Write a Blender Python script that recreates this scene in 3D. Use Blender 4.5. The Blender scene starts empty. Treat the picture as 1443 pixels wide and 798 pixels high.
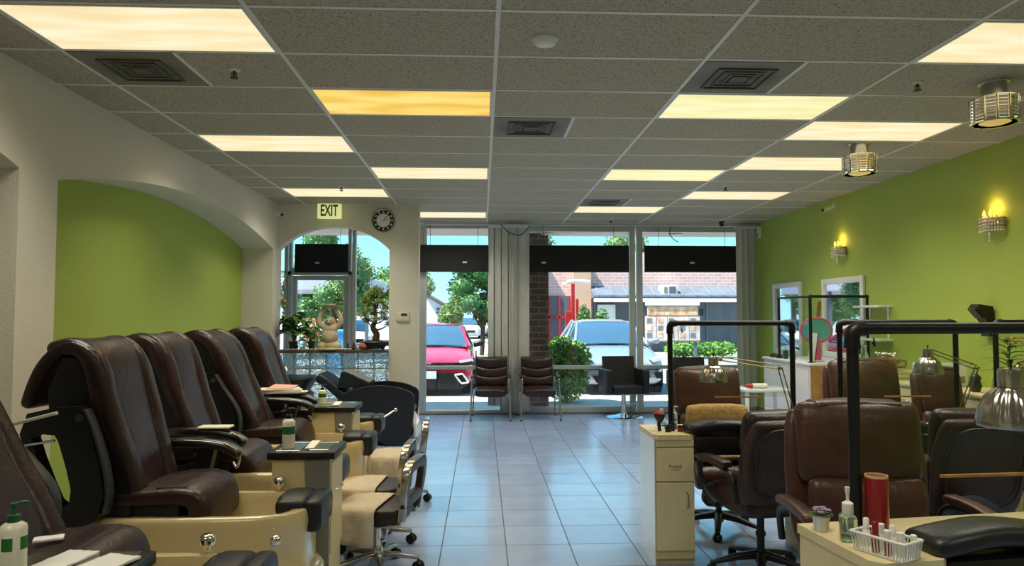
import bpy, bmesh, math, random
from math import pi, sin, cos, radians as R
from mathutils import Vector, Matrix, Euler, noise
random.seed(7)
SC = bpy.context.scene
COL = SC.collection

# ------------------------------------------------------------------ materials
def lin(c):
    return tuple(((v/255)/12.92 if v/255 <= .04045 else ((v/255+.055)/1.055)**2.4) for v in c) + (1,)
MATS = {}
def mat(name, c, rough=.5, metal=0, var=None, bump=None, coat=0, spec=.5, emit=None, estr=0, sheen=0, trans=0, alpha=1, ior=1.45, sss=0):
    """procedural principled material; var=(scale, second colour, detail); bump=(scale, strength)"""
    if name in MATS: return MATS[name]
    m = bpy.data.materials.new(name); m.use_nodes = True
    nt = m.node_tree; N = nt.nodes; L = nt.links
    b = N['Principled BSDF']
    b.inputs['Base Color'].default_value = lin(c)
    b.inputs['Roughness'].default_value = rough
    b.inputs['Metallic'].default_value = metal
    b.inputs['Specular IOR Level'].default_value = spec
    b.inputs['Coat Weight'].default_value = coat
    b.inputs['Coat Roughness'].default_value = .08
    b.inputs['Transmission Weight'].default_value = trans
    b.inputs['IOR'].default_value = ior
    b.inputs['Alpha'].default_value = alpha
    if sheen: b.inputs['Sheen Weight'].default_value = sheen
    if emit:
        b.inputs['Emission Color'].default_value = lin(emit)
        b.inputs['Emission Strength'].default_value = estr
    tc = N.new('ShaderNodeTexCoord')
    if var:
        n = N.new('ShaderNodeTexNoise'); n.inputs['Scale'].default_value = var[0]
        n.inputs['Detail'].default_value = var[2] if len(var) > 2 else 3
        L.new(tc.outputs['Object'], n.inputs['Vector'])
        cr = N.new('ShaderNodeValToRGB')
        cr.color_ramp.elements[0].position = .35; cr.color_ramp.elements[1].position = .65
        cr.color_ramp.elements[0].color = lin(var[1]); cr.color_ramp.elements[1].color = lin(c)
        L.new(n.outputs['Fac'], cr.inputs['Fac']); L.new(cr.outputs['Color'], b.inputs['Base Color'])
    if bump:
        n2 = N.new('ShaderNodeTexNoise'); n2.inputs['Scale'].default_value = bump[0]; n2.inputs['Detail'].default_value = 4
        L.new(tc.outputs['Object'], n2.inputs['Vector'])
        bp = N.new('ShaderNodeBump'); bp.inputs['Strength'].default_value = bump[1]; bp.inputs['Distance'].default_value = .01
        L.new(n2.outputs['Fac'], bp.inputs['Height']); L.new(bp.outputs['Normal'], b.inputs['Normal'])
    MATS[name] = m
    return m

def glassmat(name, tint=(255,255,255), refl=.06, rough=0.0):
    """clear sheet: transparent with a fresnel reflection"""
    m = bpy.data.materials.new(name); m.use_nodes = True
    nt = m.node_tree; N = nt.nodes; L = nt.links; N.clear()
    o = N.new('ShaderNodeOutputMaterial'); t = N.new('ShaderNodeBsdfTransparent'); g = N.new('ShaderNodeBsdfGlossy')
    t.inputs['Color'].default_value = lin(tint); g.inputs['Roughness'].default_value = rough
    mx = N.new('ShaderNodeMixShader'); lw = N.new('ShaderNodeLayerWeight'); pw = N.new('ShaderNodeMath'); pw.operation = 'POWER'; pw.inputs[1].default_value = 5
    ma = N.new('ShaderNodeMath'); ma.operation = 'MULTIPLY_ADD'; ma.inputs[1].default_value = .8; ma.inputs[2].default_value = refl*.6
    L.new(lw.outputs['Facing'], pw.inputs[0]); L.new(pw.outputs[0], ma.inputs[0]); L.new(ma.outputs[0], mx.inputs[0])
    L.new(t.outputs[0], mx.inputs[1]); L.new(g.outputs[0], mx.inputs[2]); L.new(mx.outputs[0], o.inputs[0])
    MATS[name] = m
    return m

# ------------------------------------------------------------------ mesh building
class MB:
    def __init__(s): s.bm = bmesh.new()
    def add(s, vs, fs):
        v = [s.bm.verts.new(p) for p in vs]
        for f in fs:
            try: s.bm.faces.new([v[i] for i in f])
            except ValueError: pass
        return s
    def box(s, x0, x1, y0, y1, z0, z1):
        return s.add([(x0,y0,z0),(x1,y0,z0),(x1,y1,z0),(x0,y1,z0),(x0,y0,z1),(x1,y0,z1),(x1,y1,z1),(x0,y1,z1)],
              [(0,3,2,1),(4,5,6,7),(0,1,5,4),(1,2,6,5),(2,3,7,6),(3,0,4,7)])
    def merge(s, t, M=None):
        t.verts.index_update()
        idx = {}
        for v in t.verts: idx[v.index] = s.bm.verts.new((M @ v.co) if M else v.co)
        for f in t.faces:
            try: s.bm.faces.new([idx[v.index] for v in f.verts])
            except ValueError: pass
        t.free(); return s
    def rbox(s, x0, x1, y0, y1, z0, z1, r=.01, seg=2, M=None):
        t = bmesh.new(); bmesh.ops.create_cube(t, size=1)
        for v in t.verts: v.co = Vector(((x0+x1)/2+v.co.x*(x1-x0), (y0+y1)/2+v.co.y*(y1-y0), (z0+z1)/2+v.co.z*(z1-z0)))
        bmesh.ops.bevel(t, geom=t.edges[:], offset=min(r, .49*min(x1-x0, y1-y0, z1-z0)), segments=seg, profile=.5, affect='EDGES')
        t.verts.index_update(); return s.merge(t, M)
    def ball(s, c, r, seg=16, rings=10, M=None):
        if not hasattr(r, '__len__'): r = (r, r, r)
        vs = []; fs = []
        for i in range(1, rings):
            a = pi*i/rings
            for j in range(seg):
                b = 2*pi*j/seg
                vs.append((c[0]+r[0]*sin(a)*cos(b), c[1]+r[1]*sin(a)*sin(b), c[2]+r[2]*cos(a)))
        top = len(vs); vs.append((c[0],c[1],c[2]+r[2])); vs.append((c[0],c[1],c[2]-r[2]))
        for i in range(rings-2):
            for j in range(seg):
                k = (j+1) % seg
                fs.append((i*seg+j, (i+1)*seg+j, (i+1)*seg+k, i*seg+k))
        for j in range(seg):
            k = (j+1) % seg
            fs.append((top, j, k)); fs.append((top+1, (rings-2)*seg+k, (rings-2)*seg+j))
        if M: vs = [M @ Vector(v) for v in vs]
        return s.add(vs, fs)
    def rings(s, rr, close_u=False, cap=True):
        """skin a list of equally long point rings"""
        n = len(rr[0]); vs = [p for r in rr for p in r]; fs = []
        m = len(rr)
        for i in range(m if close_u else m-1):
            a = i*n; b = ((i+1) % m)*n
            for j in range(n):
                k = (j+1) % n
                fs.append((a+j, a+k, b+k, b+j))
        if cap and not close_u:
            fs.append(tuple(range(n))[::-1]); fs.append(tuple((m-1)*n+j for j in range(n)))
        return s.add(vs, fs)
    def loft(s, path, side, w, t, p=4, n=20, round_end=0.0, closed=False):
        """cushion swept along path; side = width direction; w,t = width/thickness (scalar or list); p = squareness"""
        P = [Vector(q) for q in path]; S = Vector(side).normalized(); m = len(P)
        W = w if hasattr(w, '__len__') else [w]*m; T = t if hasattr(t, '__len__') else [t]*m
        tang = []
        for i in range(m):
            if closed: d = P[(i+1) % m]-P[i-1]
            else: d = P[min(i+1, m-1)]-P[max(i-1, 0)]
            tang.append(d.normalized())
        def ring(c, tg, ww, tt):
            nn = tg.cross(S).normalized(); out = []
            for j in range(n):
                a = 2*pi*(j+.5)/n
                ca, sa = cos(a), sin(a)
                out.append(c + S*(ww/2*math.copysign(abs(ca)**(2/p), ca)) + nn*(tt/2*math.copysign(abs(sa)**(2/p), sa)))
            return out
        rr = []
        if round_end and not closed:
            for k in (0, 1, 2):
                a = (k+.35)*pi/2/3.3; rr.append(ring(P[0]-tang[0]*round_end*(cos(a)), tang[0], W[0]-2*round_end*(1-sin(a)), T[0]-2*min(round_end, T[0]*.48)*(1-sin(a))))
        for i in range(m): rr.append(ring(P[i], tang[i], W[i], T[i]))
        if round_end and not closed:
            for k in (2, 1, 0):
                a = (k+.35)*pi/2/3.3; rr.append(ring(P[-1]+tang[-1]*round_end*(cos(a)), tang[-1], W[-1]-2*round_end*(1-sin(a)), T[-1]-2*min(round_end, T[-1]*.48)*(1-sin(a))))
        return s.rings(rr, close_u=closed)
    def tube(s, path, r, n=10, closed=False):
        P = [Vector(q) for q in path]; m = len(P)
        Rr = r if hasattr(r, '__len__') else [r]*m
        up = None; rr = []
        for i in range(m):
            if closed: d = (P[(i+1) % m]-P[i-1]).normalized()
            else: d = (P[min(i+1, m-1)]-P[max(i-1, 0)]).normalized()
            if up is None:
                up = Vector((0,0,1)) if abs(d.z) < .9 else Vector((1,0,0))
            up = (up - d*up.dot(d)).normalized(); sd = d.cross(up)
            rr.append([P[i]+(up*cos(2*pi*j/n)+sd*sin(2*pi*j/n))*Rr[i] for j in range(n)])
        return s.rings(rr, close_u=closed)
    def cyl(s, a, b, r, n=16): return s.tube([a, b], r, n)
    def lathe(s, prof, c=(0,0,0), n=24, M=None, cap=True):
        rr = []
        for r, z in prof:
            ring = [Vector((c[0]+max(r,1e-4)*cos(2*pi*j/n), c[1]+max(r,1e-4)*sin(2*pi*j/n), c[2]+z)) for j in range(n)]
            if M: ring = [M @ v for v in ring]
            rr.append(ring)
        return s.rings(rr, cap=cap)
    def prism(s, poly, plane, d0, d1):
        f = {'xz': lambda a, b, d: (a, d, b), 'xy': lambda a, b, d: (a, b, d), 'yz': lambda a, b, d: (d, a, b)}[plane]
        n = len(poly)
        vs = [f(a, b, d0) for a, b in poly]+[f(a, b, d1) for a, b in poly]
        fs = [tuple(range(n)), tuple(range(2*n-1, n-1, -1))]+[(i, i+n, (i+1) % n+n, (i+1) % n) for i in range(n)]
        return s.add(vs, fs)
    def bev(s, r=.005, seg=2, ang=35):
        es = [e for e in s.bm.edges if len(e.link_faces) == 2 and e.calc_face_angle(0) > R(ang)]
        bmesh.ops.bevel(s.bm, geom=es, offset=r, segments=seg, profile=.5, affect='EDGES', clamp_overlap=True)
        return s
    def xf(s, M):
        for v in s.bm.verts: v.co = M @ v.co
        return s
    def build(s, name, m, parent=None, smooth=None, loc=None):
        bmesh.ops.recalc_face_normals(s.bm, faces=s.bm.faces[:])
        me = bpy.data.meshes.new(name)
        if smooth is not None:
            for f in s.bm.faces: f.smooth = smooth > 0
            if smooth and smooth < 180:
                for e in s.bm.edges:
                    if len(e.link_faces) == 2 and e.calc_face_angle(0) > R(smooth): e.smooth = False
        s.bm.to_mesh(me); s.bm.free()
        me.materials.append(m if not isinstance(m, str) else MATS[m])
        o = bpy.data.objects.new(name, me); COL.objects.link(o)
        if parent: o.parent = parent
        if loc: o.location = loc
        return o

def cat(pts, k=6, closed=False):
    """catmull-rom smoothing of a path"""
    P = [Vector(p) for p in pts]; out = []
    m = len(P)
    rng = range(m if closed else m-1)
    for i in rng:
        if closed: a, b, c, d = P[i-1], P[i], P[(i+1) % m], P[(i+2) % m]
        else: a, b, c, d = P[max(i-1,0)], P[i], P[i+1], P[min(i+2, m-1)]
        for j in range(k):
            t = j/k
            out.append(.5*((2*b)+(c-a)*t+(2*a-5*b+4*c-d)*t*t+(3*b-a-3*c+d)*t**3))
    if not closed: out.append(P[-1])
    return out

def tag(o, label, cate=None, group=None, kind=None):
    if label: o['label'] = label
    if cate: o['category'] = cate
    if group: o['group'] = group
    if kind: o['kind'] = kind
    return o
def thing(name, label, cate, loc=(0,0,0), rz=0, group=None):
    o = bpy.data.objects.new(name, None); COL.objects.link(o); o.empty_display_size = .1
    o.location = loc; o.rotation_euler = (0, 0, rz)
    return tag(o, label, cate, group)
def struct(o): o['kind'] = 'structure'; return o
def copy_tree(o, parent=None):
    c = o.copy(); COL.objects.link(c); c.parent = parent
    for ch in list(o.children): copy_tree(ch, c)
    return c
def dup(o, label, loc, rz=0, group=None, sc=None):
    c = copy_tree(o); c['label'] = label; c.location = loc; c.rotation_euler = (0, 0, rz)
    if group: c['group'] = group
    if sc: c.scale = (sc, sc, sc)
    return c
def text_mesh(txt, size, depth, name, m, parent, M):
    cu = bpy.data.curves.new('txt', 'FONT'); cu.body = txt; cu.size = size; cu.extrude = depth; cu.offset = size*.022; cu.align_x = 'CENTER'; cu.align_y = 'CENTER'
    o = bpy.data.objects.new('txt', cu); COL.objects.link(o)
    bpy.context.view_layer.update()
    me = bpy.data.meshes.new_from_object(o.evaluated_get(bpy.context.evaluated_depsgraph_get()))
    bpy.data.objects.remove(o); me.name = name; me.materials.clear(); me.materials.append(MATS[m])
    me.transform(M)
    ob = bpy.data.objects.new(name, me); COL.objects.link(ob); ob.parent = parent
    return ob
def leaf_cloud(mb, blobs, n, size, rnd, shell=.75):
    """small folded leaves scattered through the volumes of blobs (centre, radii)"""
    tot = sum(b[1][0]*b[1][1]*b[1][2] for b in blobs)
    for c, r in blobs:
        k = max(3, int(n*r[0]*r[1]*r[2]/tot))
        for _ in range(k):
            d = Vector((rnd.gauss(0,1), rnd.gauss(0,1), rnd.gauss(0,1))).normalized()
            q = shell+(1-shell)*rnd.random() if rnd.random() < .8 else rnd.random()
            p = Vector((c[0]+d.x*r[0]*q, c[1]+d.y*r[1]*q, c[2]+d.z*r[2]*q))
            a = Vector((rnd.gauss(0,1), rnd.gauss(0,1), rnd.gauss(0,.7))).normalized()
            b = a.cross(Vector((rnd.gauss(0,1), rnd.gauss(0,1), rnd.gauss(0,1)))).normalized()
            nn = a.cross(b); s = size*rnd.uniform(.6, 1.3)
            mb.add([p-a*s, p+b*s*.45+nn*s*.12, p+a*s, p-b*s*.45+nn*s*.12], [(0,1,2),(0,2,3)])
    return mb
# ------------------------------------------------------------------ the materials of the place
mat('wall_cream', (220,214,198), .75, bump=(55,.35), var=(1.2,(215,208,191)))
mat('wall_green', (168,186,82), .7, bump=(55,.3), var=(1.0,(165,182,79)))
mat('grid_white', (225,222,212), .4)
mat('alum', (186,190,186), .4, .5)
mat('alum_grey', (120,122,116), .45, .6)
mat('leather_brown', (49,31,30), .34, var=(9,(41,25,24)), bump=(38,.35), spec=.5)
mat('leather_exec', (80,51,40), .36, var=(7,(68,43,34)), bump=(30,.4), spec=.5)
mat('leather_dark', (44,32,31), .4, var=(9,(36,26,25)), bump=(45,.3))
mat('vinyl_black', (26,28,30), .38, bump=(60,.15))
mat('vinyl_navy', (24,27,38), .45, bump=(80,.2))
mat('plastic_black', (20,20,20), .38)
mat('plastic_grey', (56,58,58), .4)
mat('gloss_reflect', (44,38,30), .12, var=(14,(16,15,13),6), coat=.8)  # brownish mottling paints reflections onto the glossy black arms
mat('tub_cream', (206,188,140), .12, coat=1.0, var=(2,(200,181,132)))
mat('cab_cream', (222,206,158), .35, var=(3,(216,199,150)))
mat('cab_grey', (128,126,116), .4)
mat('cab_white', (226,226,222), .18, coat=.6)
mat('chrome', (225,225,222), .08, 1)
mat('steel', (180,176,164), .2, .95)
mat('brass', (156,142,104), .28, .9)
mat('towel', (216,204,182), .95, bump=(220,.8), sheen=.3, var=(30,(206,192,168)))
mat('tan_towel', (176,146,84), .95, bump=(90,.9), sheen=.3, var=(26,(150,120,64)))
mat('paper', (232,230,224), .8)
mat('pink_paper', (214,160,150), .8)
mat('bottle_white', (228,226,206), .35, coat=.3)
mat('label_green', (28,104,48), .5)
mat('label_pale', (222,218,196), .6)
mat('pump_green', (16,84,48), .35)
mat('pipe_black', (14,14,15), .4)
mat('wood_and_glint', (176,132,70), .5, var=(12,(150,108,54)))
mat('mirror', (235,238,238), .02, 1)
mat('frame_white', (226,226,220), .45)
mat('counter_white', (214,212,214), .35)
mat('vent_grey', (92,88,78), .6)
mat('terracotta', (176,112,84), .7)
mat('statue', (196,182,150), .6, bump=(40,.3), var=(8,(176,160,128)))
mat('pot_dark', (44,52,48), .35)
mat('soil', (50,38,28), .95)
mat('bark', (84,64,46), .9, bump=(30,1), var=(12,(60,46,34)))
mat('leaf_bright', (152,190,76), .5, var=(3,(104,150,50)))
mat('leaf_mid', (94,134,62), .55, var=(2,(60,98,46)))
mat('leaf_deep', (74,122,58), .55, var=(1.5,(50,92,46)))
mat('leaf_bonsai', (180,194,112), .55, var=(10,(110,138,56)))
mat('leaf_olive', (150,172,104), .6, var=(1.2,(100,130,74)))
mat('petal_lilac', (176,150,186), .7)
mat('petal_orange', (232,140,84), .6)
mat('red_can', (132,18,30), .3, coat=.4)
mat('red', (176,24,28), .4)
mat('teal', (110,196,186), .4)
mat('pink', (238,110,140), .4)
mat('blue_bag', (52,84,140), .5, bump=(12,.8))
mat('navy_cloth', (26,32,52), .9, bump=(20,.8))
mat('exit_face', (232,236,176), .5, emit=(226,232,160), estr=.55)
mat('exit_green', (18,96,24), .5)
mat('blinds', (196,196,186), .6, var=(3,(184,184,174)))
mat('shade_black', (14,16,17), .7)
mat('brick_plain', (124,84,72), .85)
mat('sidewalk', (206,200,186), .9, var=(4,(190,184,170)), bump=(60,.3))
mat('asphalt', (150,148,146), .95, var=(.4,(136,134,132)), bump=(80,.4))
mat('canopy', (216,208,200), .8)
mat('car_red', (212,26,62), .22, .3, coat=1)
mat('car_silver', (176,184,196), .25, .55, coat=1)
mat('car_blue', (50,120,190), .25, .4, coat=1)
mat('car_white', (226,228,230), .25, coat=1)
mat('car_black', (18,18,20), .35)
mat('car_glass', (58,84,104), .03, spec=1.0, coat=1)
mat('tyre', (24,24,25), .85)
mat('lamp_lens', (220,226,232), .1, coat=1)
mat('plate', (206,216,226), .4)
mat('house_wall', (214,214,226), .85)
mat('roof_dark', (92,86,86), .85)
mat('stucco_tan', (206,164,138), .85)
mat('store_dark', (92,94,104), .25)
mat('awning_grey', (104,112,126), .6, var=(2,(90,98,112)))
mat('gutter_white', (236,236,236), .6)
mat('lav_roof', (196,196,214), .7)
mat('menu_photo', (204,140,96), .5, var=(5,(238,206,170),5))
mat('menu_panel', (232,222,222), .5, var=(4,(206,178,178),5))
mat('clock_face', (228,226,216), .5)
mat('sheet_green', (120,140,30), .6)
mat('cap_white', (236,234,226), .35)
mat('gold_tip', (206,176,120), .4)
mat('sprink', (70,60,50), .5, .5)
glassmat('pane', (246,250,250), .07)
glassmat('plexi', (244,247,245), .022)
mat('clear', (214,232,220), .04, trans=1.0, ior=1.3)
mat('lotion', (206,230,206), .06, trans=.85, ior=1.35)
mat('crystal', (240,236,225), .03, .75)
mat('bulb', (255,214,110), .5, emit=(255,196,70), estr=1.6)
mat('drum_glow', (200,180,120), .5, emit=(255,214,120), estr=.35)

def tile_floor():
    m = bpy.data.materials.new('floor_tile'); m.use_nodes = True
    nt = m.node_tree; N = nt.nodes; L = nt.links; b = N['Principled BSDF']
    tc = N.new('ShaderNodeTexCoord'); sp = N.new('ShaderNodeSeparateXYZ'); L.new(tc.outputs['Object'], sp.inputs[0])
    P = .434; cells = []; lines = []
    for ax, off in (('X', .167), ('Y', .13)):
        a = N.new('ShaderNodeMath'); a.operation = 'SUBTRACT'; L.new(sp.outputs[ax], a.inputs[0]); a.inputs[1].default_value = off
        d = N.new('ShaderNodeMath'); d.operation = 'DIVIDE'; L.new(a.outputs[0], d.inputs[0]); d.inputs[1].default_value = P
        fl = N.new('ShaderNodeMath'); fl.operation = 'FLOOR'; L.new(d.outputs[0], fl.inputs[0]); cells.append(fl)
        fr = N.new('ShaderNodeMath'); fr.operation = 'SUBTRACT'; L.new(d.outputs[0], fr.inputs[0]); L.new(fl.outputs[0], fr.inputs[1])
        s = N.new('ShaderNodeMath'); s.operation = 'SUBTRACT'; L.new(fr.outputs[0], s.inputs[0]); s.inputs[1].default_value = .5
        ab = N.new('ShaderNodeMath'); ab.operation = 'ABSOLUTE'; L.new(s.outputs[0], ab.inputs[0])
        g = N.new('ShaderNodeMath'); g.operation = 'GREATER_THAN'; L.new(ab.outputs[0], g.inputs[0]); g.inputs[1].default_value = .5-.0085; lines.append(g)
    mx = N.new('ShaderNodeMath'); mx.operation = 'MAXIMUM'; L.new(lines[0].outputs[0], mx.inputs[0]); L.new(lines[1].outputs[0], mx.inputs[1])
    cb = N.new('ShaderNodeCombineXYZ'); L.new(cells[0].outputs[0], cb.inputs[0]); L.new(cells[1].outputs[0], cb.inputs[1])
    wn = N.new('ShaderNodeTexWhiteNoise'); L.new(cb.outputs[0], wn.inputs['Vector'])
    n = N.new('ShaderNodeTexNoise'); n.inputs['Scale'].default_value = 3.0; n.inputs['Detail'].default_value = 5; L.new(tc.outputs['Object'], n.inputs['Vector'])
    ad = N.new('ShaderNodeMath'); ad.operation = 'MULTIPLY_ADD'; L.new(wn.outputs['Value'], ad.inputs[0]); ad.inputs[1].default_value = .35; L.new(n.outputs['Fac'], ad.inputs[2])
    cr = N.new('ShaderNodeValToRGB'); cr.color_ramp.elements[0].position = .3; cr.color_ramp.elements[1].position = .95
    cr.color_ramp.elements[0].color = lin((134,154,192)); cr.color_ramp.elements[1].color = lin((154,175,210))  # blue of the window reflection is put into the tile colour
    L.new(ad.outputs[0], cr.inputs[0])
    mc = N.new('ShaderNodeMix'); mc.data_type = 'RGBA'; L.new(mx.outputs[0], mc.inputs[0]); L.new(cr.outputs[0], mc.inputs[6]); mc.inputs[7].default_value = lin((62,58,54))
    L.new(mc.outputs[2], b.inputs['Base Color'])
    rr = N.new('ShaderNodeMath'); rr.operation = 'MULTIPLY_ADD'; L.new(mx.outputs[0], rr.inputs[0]); rr.inputs[1].default_value = .6; rr.inputs[2].default_value = .17
    L.new(rr.outputs[0], b.inputs['Roughness'])
    b.inputs['Specular IOR Level'].default_value = .9
    bp = N.new('ShaderNodeBump'); bp.inputs['Strength'].default_value = .3; bp.inputs['Distance'].default_value = .003; bp.invert = True
    L.new(mx.outputs[0], bp.inputs['Height']); L.new(bp.outputs[0], b.inputs['Normal'])
    MATS['floor_tile'] = m
tile_floor()

def ceiling_tile():
    m = bpy.data.materials.new('ceiling_tile'); m.use_nodes = True
    nt = m.node_tree; N = nt.nodes; L = nt.links; b = N['Principled BSDF']; b.inputs['Roughness'].default_value = .95
    tc = N.new('ShaderNodeTexCoord')
    n = N.new('ShaderNodeTexNoise'); n.inputs['Scale'].default_value = 75; n.inputs['Detail'].default_value = 3; L.new(tc.outputs['Object'], n.inputs['Vector'])
    cr = N.new('ShaderNodeValToRGB'); cr.color_ramp.elements[0].position = .33; cr.color_ramp.elements[1].position = .5
    cr.color_ramp.elements[0].color = lin((138,130,112)); cr.color_ramp.elements[1].color = lin((184,176,156))
    L.new(n.outputs['Fac'], cr.inputs[0]); L.new(cr.outputs[0], b.inputs['Base Color'])
    bp = N.new('ShaderNodeBump'); bp.inputs['Strength'].default_value = .5; bp.inputs['Distance'].default_value = .01
    L.new(n.outputs['Fac'], bp.inputs['Height']); L.new(bp.outputs[0], b.inputs['Normal'])
    MATS['ceiling_tile'] = m
ceiling_tile()

def brick(name, c1, c2, mortar, scale=1.0):
    m = bpy.data.materials.new(name); m.use_nodes = True
    nt = m.node_tree; N = nt.nodes; L = nt.links; b = N['Principled BSDF']; b.inputs['Roughness'].default_value = .85
    tc = N.new('ShaderNodeTexCoord'); mp = N.new('ShaderNodeMapping'); mp.inputs['Rotation'].default_value = (R(90), 0, 0)
    L.new(tc.outputs['Object'], mp.inputs['Vector'])
    t = N.new('ShaderNodeTexBrick'); t.inputs['Color1'].default_value = lin(c1); t.inputs['Color2'].default_value = lin(c2); t.inputs['Mortar'].default_value = lin(mortar)
    t.inputs['Scale'].default_value = scale; t.inputs['Brick Width'].default_value = .22; t.inputs['Row Height'].default_value = .085; t.inputs['Mortar Size'].default_value = .008
    L.new(mp.outputs[0], t.inputs['Vector']); L.new(t.outputs['Color'], b.inputs['Base Color'])
    MATS[name] = m
brick('brick_column', (112,72,62), (90,58,52), (134,124,112), .8)
brick('brick_wall', (216,172,166), (202,156,148), (224,202,194), .6)

def panel_light(name, c, c2, s, waves=5.0):
    """prismatic diffuser lit by tubes: emission a little uneven along the tubes"""
    m = bpy.data.materials.new(name); m.use_nodes = True
    nt = m.node_tree; N = nt.nodes; L = nt.links; b = N['Principled BSDF']
    tc = N.new('ShaderNodeTexCoord'); mp = N.new('ShaderNodeMapping'); mp.inputs['Scale'].default_value = (.9, waves, 1)
    n = N.new('ShaderNodeTexNoise'); n.inputs['Scale'].default_value = 1.7; n.inputs['Detail'].default_value = 1
    L.new(tc.outputs['Object'], mp.inputs[0]); L.new(mp.outputs[0], n.inputs['Vector'])
    cr = N.new('ShaderNodeValToRGB'); cr.color_ramp.elements[0].position = .35; cr.color_ramp.elements[1].position = .62
    cr.color_ramp.elements[0].color = lin(c2); cr.color_ramp.elements[1].color = lin(c)
    L.new(n.outputs['Fac'], cr.inputs[0]); L.new(cr.outputs[0], b.inputs['Emission Color']); b.inputs['Emission Strength'].default_value = s
    b.inputs['Base Color'].default_value = lin((90,86,74)); b.inputs['Roughness'].default_value = .5
    MATS[name] = m
panel_light('light_cream', (255,243,206), (246,224,172), .87)
panel_light('light_yellow', (252,222,120), (238,186,50), .87, 3)
panel_light('light_green', (250,244,190), (240,230,160), .87)

def vent_dirty():
    m = bpy.data.materials.new('vent_panel'); m.use_nodes = True
    nt = m.node_tree; N = nt.nodes; L = nt.links; b = N['Principled BSDF']; b.inputs['Roughness'].default_value = .6
    tc = N.new('ShaderNodeTexCoord'); mp = N.new('ShaderNodeMapping'); mp.inputs['Scale'].default_value = (3.4,3.8,3.4)
    g = N.new('ShaderNodeTexGradient'); g.gradient_type = 'SPHERICAL'; L.new(tc.outputs['Object'], mp.inputs[0]); L.new(mp.outputs[0], g.inputs[0])
    n = N.new('ShaderNodeTexNoise'); n.inputs['Scale'].default_value = 7; n.inputs['Detail'].default_value = 5; L.new(tc.outputs['Object'], n.inputs['Vector'])
    ml = N.new('ShaderNodeMath'); ml.operation = 'MULTIPLY'; L.new(g.outputs['Fac'], ml.inputs[0]); L.new(n.outputs['Fac'], ml.inputs[1])
    cr = N.new('ShaderNodeValToRGB'); cr.color_ramp.elements[0].position = .0; cr.color_ramp.elements[1].position = .4
    cr.color_ramp.elements[0].color = lin((126,121,108)); cr.color_ramp.elements[1].color = lin((60,55,46))
    L.new(ml.outputs[0], cr.inputs[0]); L.new(cr.outputs[0], b.inputs['Base Color'])
    MATS['vent_panel'] = m
vent_dirty()

def glass_block():
    m = bpy.data.materials.new('glass_block'); m.use_nodes = True
    nt = m.node_tree; N = nt.nodes; L = nt.links; N.clear()
    o = N.new('ShaderNodeOutputMaterial'); t = N.new('ShaderNodeBsdfTransparent'); tr = N.new('ShaderNodeBsdfTranslucent'); g = N.new('ShaderNodeBsdfGlossy')
    g.inputs['Roughness'].default_value = .08; t.inputs['Color'].default_value = lin((246,252,252)); tr.inputs['Color'].default_value = lin((236,244,240))
    tc = N.new('ShaderNodeTexCoord'); v = N.new('ShaderNodeTexNoise'); v.inputs['Scale'].default_value = 26; v.inputs['Detail'].default_value = 3; v.inputs['Distortion'].default_value = 2.5
    L.new(tc.outputs['Object'], v.inputs['Vector'])
    cr = N.new('ShaderNodeValToRGB'); cr.color_ramp.elements[0].position = .46; cr.color_ramp.elements[1].position = .56
    L.new(v.outputs['Fac'], cr.inputs[0])
    bp = N.new('ShaderNodeBump'); bp.inputs['Strength'].default_value = 1; bp.inputs['Distance'].default_value = .02; L.new(v.outputs['Fac'], bp.inputs['Height'])
    L.new(bp.outputs[0], g.inputs['Normal']); L.new(bp.outputs[0], tr.inputs['Normal'])
    m1 = N.new('ShaderNodeMixShader'); L.new(cr.outputs[0], m1.inputs[0]); L.new(t.outputs[0], m1.inputs[1]); L.new(tr.outputs[0], m1.inputs[2])
    m2 = N.new('ShaderNodeMixShader'); m2.inputs[0].default_value = .08; L.new(m1.outputs[0], m2.inputs[1]); L.new(g.outputs[0], m2.inputs[2])
    L.new(m2.outputs[0], o.inputs[0]); MATS['glass_block'] = m
glass_block()
# ------------------------------------------------------------------ camera
cd = bpy.data.cameras.new('camera'); cam = bpy.data.objects.new('camera', cd); COL.objects.link(cam)
cam.location = (0, 0, 1.56); cd.sensor_width = 36; cd.lens = 1000/1443*36; cd.clip_end = 300
cam.rotation_euler = Euler((R(90)+math.atan(46/1000), 0, -math.atan(42.5/1000)), 'XYZ')
SC.camera = cam

XL, XR, YB, YP, YW, ZC = -2.72, 4.45, -4.0, 9.55, 11.35, 3.05   # left face, right wall, wall behind, partition, glazing, ceiling
XA = -3.12                                                     # back of the left alcoves
CX0, CY0 = .078, 3.40                                          # ceiling grid origin
# ------------------------------------------------------------------ floor, ceiling
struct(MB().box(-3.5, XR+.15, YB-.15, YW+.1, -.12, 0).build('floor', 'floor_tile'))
cl = struct(MB().box(-3.5, XR+.15, YB-.15, YW+.1, ZC, ZC+.12).build('ceiling', 'ceiling_tile'))
g = MB()
for k in range(-3, 5):
    x = CX0+1.2185*k
    if -3.4 < x < XR: g.box(x-.012, x+.012, YB, YW, ZC-.004, ZC+.01)
for n in range(-12, 14):
    y = CY0+.6125*n
    if YB < y < YW: g.box(-3.4, XR, y-.011, y+.011, ZC-.0035, ZC+.01)
for (c, n) in ((-2, 1), (1, 1), (0, 3), (1, 9)):                      # half tiles beside the diffusers
    x = CX0+1.2185*c+.61; y = CY0+.6125*n
    g.box(x-.012, x+.012, y, y+.61, ZC-.0035, ZC+.01)
struct(g.build('trim_1', 'grid_white'))

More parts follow.
